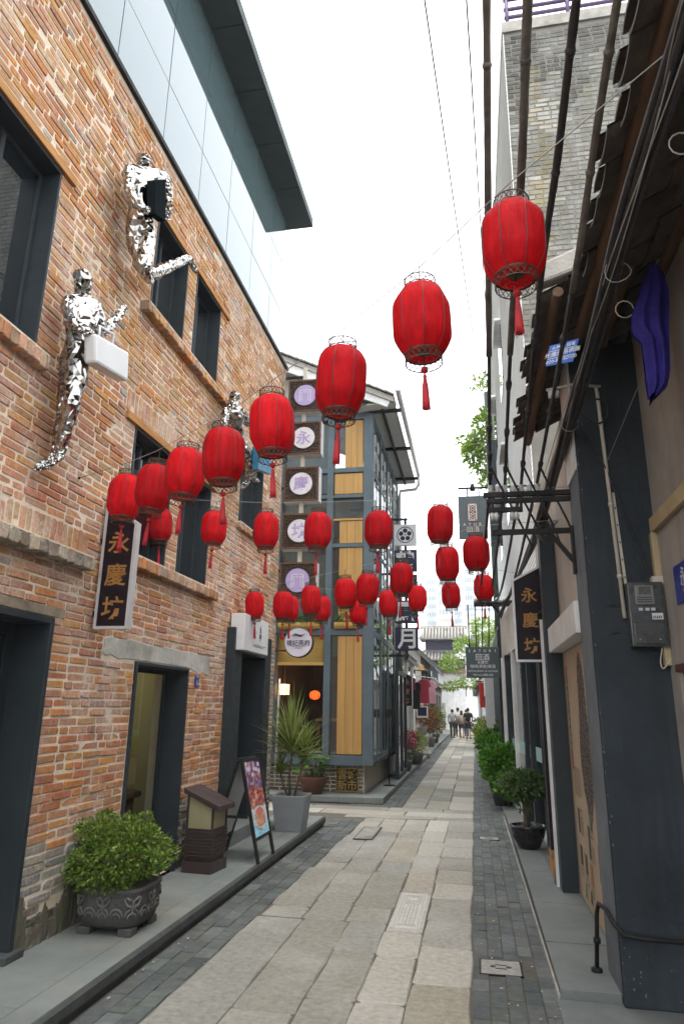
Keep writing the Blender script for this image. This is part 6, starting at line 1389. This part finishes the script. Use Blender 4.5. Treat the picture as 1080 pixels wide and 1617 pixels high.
for k in range(3):
    P = [(.69 + rr.uniform(-.02, .02), y, 3.60 + rr.uniform(-.05, .07)) for y in (.5, 1.6, 2.2, 2.9, 3.6, 4.6, 6.0)]; MB().tube(curve_pts(P, 6), .0028, 4).build('pale_cord', M['cord'], t)
for y, z in ((2.05, 3.50), (3.0, 3.46)): MB().tube([(.76 + .04 * math.cos(u), y, z + .045 * math.sin(u)) for u in [k * .55 for k in range(11)]], .003, 4).build('loop', M['cord'], t)
for y in (2.9, 4.6): MB().tube([(.725 + .058 * math.cos(u), y + .01 * math.sin(u * 2), 3.62 - (y - 2) * .02 + .058 * math.sin(u)) for u in [k * .52 for k in range(13)]], .003, 4).build('tie', M['cord'], t)
t = thing('meter_cable', 'thin cable slanting down the pier into the meter box', 'cable', (.95, 4.73, 3.2)); MB().tube([onY(x, y, 4.735) for x, y in ((907, 652), (930, 690), (958, 742), (985, 812), (1012, 872), (1030, 915), (1036, 924))], .006, 5).build('cable', M['cable'], t); MB().tube(curve_pts([onY(x, y, 4.72) for x, y in ((918, 648), (940, 668), (958, 660), (958, 640), (945, 630), (922, 632))], 5), .007, 5).build('loop', M['cable'], t)
MB().tube(curve_pts([onY(x, y, 4.70) for x, y in ((1046, 1022), (1043, 1045), (1048, 1056), (1060, 1040))], 5), .004, 5).build('pale_lead', M['pvc'], t)
for nm, a, b in (('left of two thin bare wires crossing the white sky', onY(662, -60, 4), onY(777, 735, 16)), ('right of two thin bare wires crossing the white sky', onY(733, -60, 4), onY(768, 500, 10))):
    t = thing('thin_wire', nm, 'wire', a.lerp(b, .5), 'thin bare wires over the lane'); m_ = a.lerp(b, .5) + Vector((0, 0, -.03)); MB().tube(curve_pts([a, m_, b], 8), .0075, 5).build('wire', M['cable'], t)
t = thing('wall_wire', 'thin pale wire slanting over the plaster wall past the blue shirt', 'wire', (1.1, 4.4, 3.6)); MB().tube([onY(1100, 395, 3.6), onY(1020, 580, 4.2), onY(958, 730, 4.7)], .0025, 4).build('wire', M['cord'], t)

# ================================================================== RED LANTERNS
def make_lantern():
    t = thing('red_lantern', 'x', 'lantern', (0, 0, 0), 'red silk lanterns strung across the lane')
    prof = [(.068, .158), (.080, .152), (.096, .134), (.113, .104), (.1195, .083), (.122, .055), (.1225, 0), (.122, -.06), (.119, -.084), (.108, -.110), (.093, -.138), (.080, -.156)]
    mb = MB(); n = 32
    for r_, z in prof:
        for j in range(n): a = 6.2832 * j / n; k = r_ * (1 - .052 * math.sin(4 * a) ** 2); mb.v.append((k * math.cos(a), k * math.sin(a), z))
    for i in range(len(prof) - 1):
        for j in range(n): q = i * n + j; s = i * n + (j + 1) % n; mb.face((q, q + n, s + n, s), True)
    mb.build('shade', M['red'], t)
    for j in range(8): a = 6.2832 * j / 8; MB().tube([(r_ * 1.008 * math.cos(a), r_ * 1.008 * math.sin(a), z) for r_, z in prof], .0024, 5, False).build('rib', M['red_rib'], t)
    def ring(name, z0, z1, r_):
        mb = MB()
        for z in (z0, z1): mb.tube([(r_ * math.cos(6.2832 * k / 20), r_ * math.sin(6.2832 * k / 20), z) for k in range(21)], .0026, 5, False)
        for k in range(20):
            a, b = 6.2832 * k / 20, 6.2832 * (k + 1) / 20; A = (r_ * math.cos(a), r_ * math.sin(a)); B = (r_ * math.cos(b), r_ * math.sin(b))
            mb.tube([(A[0], A[1], z0), (B[0], B[1], z1)], .0016, 4, False); mb.tube([(A[0], A[1], z1), (B[0], B[1], z0)], .0016, 4, False)
        return mb.build(name, M['filigree'], t)
    ring('top_ring', .163, .198, .068); ring('bottom_ring', -.160, -.196, .078)
    mb = MB()
    for k in range(4): a = 6.2832 * k / 4; mb.tube([(.068 * math.cos(a), .068 * math.sin(a), .198), (0, 0, .205)], .0018, 4, False)
    mb.tube([(0, 0, .20), (0, 0, .275)], .0022, 4, False); mb.build('hanger', M['filigree'], t)
    # pierced base: red petals between dark spokes round a dark boss
    mb = MB()
    for k in range(10):
        a = 6.2832 * k / 10; mb.tube([(.012 * math.cos(a), .012 * math.sin(a), -.146), (.079 * math.cos(a), .079 * math.sin(a), -.154)], .0014, 4, False)
        mb.tube([(.054 * math.cos(a) + .015 * math.cos(u), .054 * math.sin(a) + .015 * math.sin(u), -.152) for u in [q * 1.0472 for q in range(7)]], .0012, 4, False)
    mb.tube([(.078 * math.cos(6.2832 * k / 20), .078 * math.sin(6.2832 * k / 20), -.156) for k in range(21)], .004, 5, False); mb.build('base_grille', M['filigree'], t)
    mb = MB()
    for k in range(12): a = 6.2832 * (k + .5) / 12; mb.poly([(x_, y_, -.148) for x_, y_ in [(.036 * math.cos(a) + .026 * math.cos(a) * math.cos(u) - .013 * math.sin(a) * math.sin(u) + .012 * math.cos(a), .036 * math.sin(a) + .026 * math.sin(a) * math.cos(u) + .013 * math.cos(a) * math.sin(u) + .012 * math.sin(a)) for u in [q * .785 for q in range(8)]]])
    mb.build('petals', M['red'], t)
    MB().lathe([(.030, -.150), (.030, -.144)], 12).build('boss', M['filigree'], t)
    mb = MB(); mb.tube([(0, 0, -.146), (0, 0, -.218)], .0018, 4); mb.build('cord', M['red_rib'], t)
    MB().lathe([(.004, -.240), (.012, -.236), (.0165, -.226), (.012, -.215), (.004, -.210)], 12).build('knot', M['tassel'], t)
    mb = MB(); mb.lathe([(.015, -.40), (.0155, -.37), (.013, -.31), (.009, -.275), (.007, -.262), (.009, -.255), (.004, -.245)], 12); mb.tube([(0, 0, -.24), (0, 0, -.27)], .003, 4)
    for k in range(14): a = 6.2832 * k / 14; mb.tube([(.011 * math.cos(a), .011 * math.sin(a), -.29), (.0165 * math.cos(a), .0165 * math.sin(a), -.405 + R.uniform(-.01, .01))], .0014, 3, False)
    mb.build('tassel', M['tassel'], t); return t
proto = make_lantern(); first = [True]
STR = (
 ('slanting front string', lambda X: 2.41 - .808 * X, ((811, 384), (666, 508), (538, 602), (430, 672), (353, 721), (292, 748), (243, 771), (198, 785)),
  ('nearest red lantern, hanging high in front of the thick cables', 'second nearest red lantern, alone against the white sky', 'red lantern against the sky above the dark glass of the corner shop', 'red lantern in front of the upper light boxes, by the end of the brick wall', 'red lantern before the half hidden mirror-steel figure', 'red lantern just under the brick sill, fourth from the left on the front string', 'red lantern before the dark window, third from the left on the front string', 'leftmost red lantern, beside the top of the black and gold sign'), (onX(125, 755, XW), onX(1080, 60, .735))),
 ('second string', lambda X: 5.80 - .07 * X, ((252, 829), (338, 834), (420, 838), (502, 838), (598, 836), (695, 828)),
  ('red lantern half hidden behind the front lanterns at the dark window', 'red lantern alone in front of the brick wall under the front string', 'red lantern where the brick wall ends, left of the light boxes', 'red lantern covering the fourth light box', 'red lantern before the corner column of the steel shop', 'red lantern against the sky left of the square slate sign'), ((XW, 6.0, 3.33), (.87, 5.74, 3.47))),
 ('third string', lambda X: 6.60 - .62 * X, ((402, 956), (447, 956), (491, 948), (546, 937), (580, 930), (634, 914), (706, 890), (752, 874)),
  ('red lantern before the white shop sign on the portal', 'red lantern left of the round shop sign', 'red lantern above the right edge of the round shop sign', 'red lantern before the golden boards, left one of the close pair', 'red lantern before the golden boards, right one of the close pair', 'red lantern overlapping the navy flag signs', 'red lantern directly under the one left of the slate sign', 'red lantern hanging just under the square slate sign'), ((XW, 8.4, 2.98), (.82, 6.1, 3.28))),
 ('back string', lambda X: 8.75 - .15 * X, ((458, 961), (508, 961), (566, 966), (613, 953), (659, 945), (712, 940), (764, 928)),
  ('red lantern peeping out behind the one left of the round sign', 'small red lantern partly behind the one above the round sign', 'small red lantern low behind the close pair', 'small red lantern left of the navy flag signs', 'small red lantern right of the navy flag signs', 'small red lantern over the far high-rises', 'small red lantern on the right above the far iron bracket'), ((XW, 9.2, 2.86), (.88, 8.6, 3.2))))
for nm, f, px, labs, ends in STR:
    hooks = []
    for (cx, cy), lb_ in zip(px, labs):
        d = _ray(cx, cy); s_ = 1.0; lo, hi = .5, 15.0          # where the sight line meets the upright plane of the string
        for _ in range(50):
            mid = (lo + hi) / 2; p = EYE + d * (mid / d.y)
            if p.y < f(p.x): lo = mid
            else: hi = mid
        p = EYE + d * (lo / d.y)
        o = proto if first[0] else copy_tree(proto); first[0] = False
        o.location = p; o.rotation_euler = (R.uniform(-.055, .055), R.uniform(-.055, .055), R.uniform(0, 6.28)); q_ = R.uniform(.97, 1.03); o.scale = (q_, q_, R.uniform(.97, 1.03)); o['label'] = lb_; hooks.append(p + Vector((0, 0, .272)))
    P = [Vector(ends[0])] + sorted(hooks, key=lambda q: q.x) + [Vector(ends[1])]
    t = thing('lantern_wire', 'thin wire of the ' + nm + ' of red lanterns', 'wire', P[0], 'wires carrying the lanterns'); MB().tube(P, .0024, 5).build('wire', M['cord'], t)
    MB().ball(P[0], .012, 8, 5).build('anchor', M['steel'], t)

# ================================================================== WALKERS
def person(label, x, y, h, shirt, legs, shorts=False, step=.18, long_hair=False, bag=None, head=0):
    t = thing('person', label, 'person', (x, y, 0), 'people walking away down the lane'); k = h / 1.7
    def q(a, b, c): return Vector((x + a * k, y + b * k, c * k))
    lf, rf = step, -step
    J = [q(0, 0, .93), q(0, 0, 1.12), q(0, .01, 1.34), q(0, .02, 1.47), q(head * .02, .04, 1.57), q(head * .02, .03, 1.66), q(-.19, 0, 1.38), q(-.25, -.03, 1.12), q(-.22, .08, .90), q(-.21, .12, .82), q(.19, 0, 1.38), q(.25, .02, 1.12), q(.21, .14, .93), q(.20, .2, .86), q(-.09, 0, .88), q(-.10, lf * .6, .48), q(-.10, lf - .04, .09), q(-.10, lf + .12, .03), q(.09, 0, .88), q(.10, rf * .4, .48), q(.10, rf - .1, .10), q(.10, rf + .06, .03)]
    E = FE; rad_ = [r * k for r in (.13, .12, .14, .05, .085, .075, .06, .043, .035, .03, .06, .043, .035, .03, .085, .055, .04, .03, .085, .055, .04, .03)]
    skinned('body', J, E, rad_, M['skin'], t, 2, 0, True)
    cl = lambda c: mat('clothing', c, tuple(v * .75 for v in c), 12, .9, .3, 40)
    skinned('shirt', [q(0, 0, .90), q(0, 0, 1.12), q(0, .01, 1.33), q(0, .02, 1.42), q(-.19, 0, 1.37), q(-.235, -.02, 1.16), q(.19, 0, 1.37), q(.235, .01, 1.16)], [(0, 1), (1, 2), (2, 3), (2, 4), (4, 5), (2, 6), (6, 7)], [r * k for r in (.165, .15, .165, .07, .08, .07, .08, .07)], cl(shirt), t, 2, 0, True)
    if shorts: skinned('shorts', [q(0, 0, .95), q(-.09, 0, .86), q(-.10, lf * .55, .55), q(.09, 0, .86), q(.10, rf * .35, .55)], [(0, 1), (1, 2), (0, 3), (3, 4)], [r * k for r in (.15, .11, .10, .11, .10)], cl(legs), t, 2, 0, True)
    else: skinned('trousers', [q(0, 0, .95), q(-.09, 0, .86), q(-.10, lf * .6, .48), q(-.10, lf - .04, .08), q(.09, 0, .86), q(.10, rf * .4, .48), q(.10, rf - .1, .09)], [(0, 1), (1, 2), (2, 3), (0, 4), (4, 5), (5, 6)], [r * k for r in (.15, .11, .075, .06, .11, .075, .06)], cl(legs), t, 2, 0, True)
    mb = MB(); c = q(head * .02, .02, 1.615); mb.ball(c, .108 * k, 12, 8, (.92, 1, 1.0)); 
    if long_hair: mb.ball(c + Vector((0, -.05, -.13)) * k, .10 * k, 10, 7, (1, .6, 1.5))
    mb.build('hair', M['hair'], t)
    for s in (-1, 1): a = J[17 if s < 0 else 21]; MB().ball((a.x, a.y - .04, .045), .1 * k, 8, 5, (.5, 1.25, .5)).build('shoe', M['steel'], t)
    if bag: MB().box(x - .13 * k, x + .13 * k, y - .28 * k, y - .16 * k, 1.02 * k, 1.42 * k).build('backpack', cl(bag), t, bevel=.04)
    return t
person('person in a grey top and black trousers, leftmost of the walkers', -1.33, 43.0, 1.62, (.33, .34, .36), (.02, .02, .022), False, .16)
person('person in a white top and dark trousers behind the one in grey', -1.05, 45.0, 1.72, (.66, .64, .63), (.10, .09, .09), False, .2)
person('person in a light beige top and dark shorts in the middle of the walkers', -.80, 43.4, 1.55, (.46, .42, .33), (.03, .035, .05), True, .14, True)
person('person in blue jeans partly behind the one in black', -.55, 46.0, 1.60, (.30, .38, .44), (.08, .15, .32), False, .18)
person('person in a black shirt and dark shorts, right of the other walkers', -.40, 42.0, 1.70, (.014, .014, .016), (.035, .035, .04), True, .17)

# ================================================================== TREE AND CREEPER
t = thing('lane_tree', 'light green feathery tree leaning over the lane before the gateway', 'tree', (1.2, 33, 0))
MB().tube([(.7, 33, 0), (.6, 33, 1.6), (.45, 32.8, 3.0), (.25, 32.5, 4.2), (.3, 32.3, 5.2)], [.14, .12, .09, .06, .02], 8).build('trunk', M['bark'], t)
LIMBS = (((.45, 32.8, 3.0), (-.3, 32.2, 3.6), (-1.1, 31.8, 3.5)), ((.3, 32.5, 4.0), (.9, 32, 4.8), (1.1, 32, 5.6)), ((.5, 32.9, 2.4), (-.2, 32.0, 2.6), (-1.5, 31.5, 2.5)), ((.3, 32.5, 4.0), (-.3, 32.3, 4.6), (-.5, 32, 5.0)))
for L_ in LIMBS: MB().tube(curve_pts(L_, 5), [.05 - .004 * k for k in range(11)], 6).build('limb', M['bark'], t)
f = MB(); rr = random.Random(8)
for c, rx, rz_, n in (((.55, 32.2, 5.2), .8, .7, 800), ((-.3, 32.2, 4.4), .75, .5, 700), ((-1.0, 31.8, 3.6), .6, .45, 500), ((.6, 32.2, 3.9), .8, .6, 700), ((-.2, 31.9, 2.75), .7, .3, 350), ((-1.0, 31.6, 2.6), .45, .22, 200), ((.9, 32, 4.6), .6, .6, 500)): merge(f, foliage(c, rx, .8, rz_, n, .15, .06, GREEN['lime'], 10, .5, .3, rr.randint(1, 999)))
f.build('crown', M['leaf'], t)
t = thing('creeper', 'bright green creeper hanging off the white tower beside the cables', 'plant', (.85, 21, 8)); f = MB(); st_ = MB(); rr = random.Random(18)
for (px_, py_, r_, n) in ((752, 700, .62, 420), (760, 668, .40, 220), (745, 715, .42, 220), (764, 735, .42, 240), (768, 600, .30, 90), (748, 605, .18, 30), (770, 655, .28, 120), (770, 760, .3, 120)):
    c = onY(px_, py_, 21); merge(f, foliage(c, r_, .5, r_ * .8, n, .17, .085, GREEN['lime'] + GREEN['box'][:3], 8, .6, .3, rr.randint(1, 999))); st_.tube([c, (c.x * .5 + .45, 21.2, c.z - .2), (.90, 21.4, c.z + .4)], .018, 5)
st_.build('stem', M['bark'], t); f.build('foliage', M['leaf'], t)

# ================================================================== HAZE
hz = bpy.data.materials.new('haze'); hz.use_nodes = True; n_ = hz.node_tree.nodes; n_.clear()
o_ = n_.new('ShaderNodeOutputMaterial'); v_ = n_.new('ShaderNodeVolumePrincipled'); v_.inputs['Color'].default_value = (.95, .97, 1, 1)
v_.inputs['Density'].default_value = .0010; v_.inputs['Anisotropy'].default_value = 0.0; hz.node_tree.links.new(v_.outputs[0], o_.inputs['Volume'])
MB().box(-255, 255, -125, 425, -1.4, 110).build('haze', hz, None, kind='stuff')
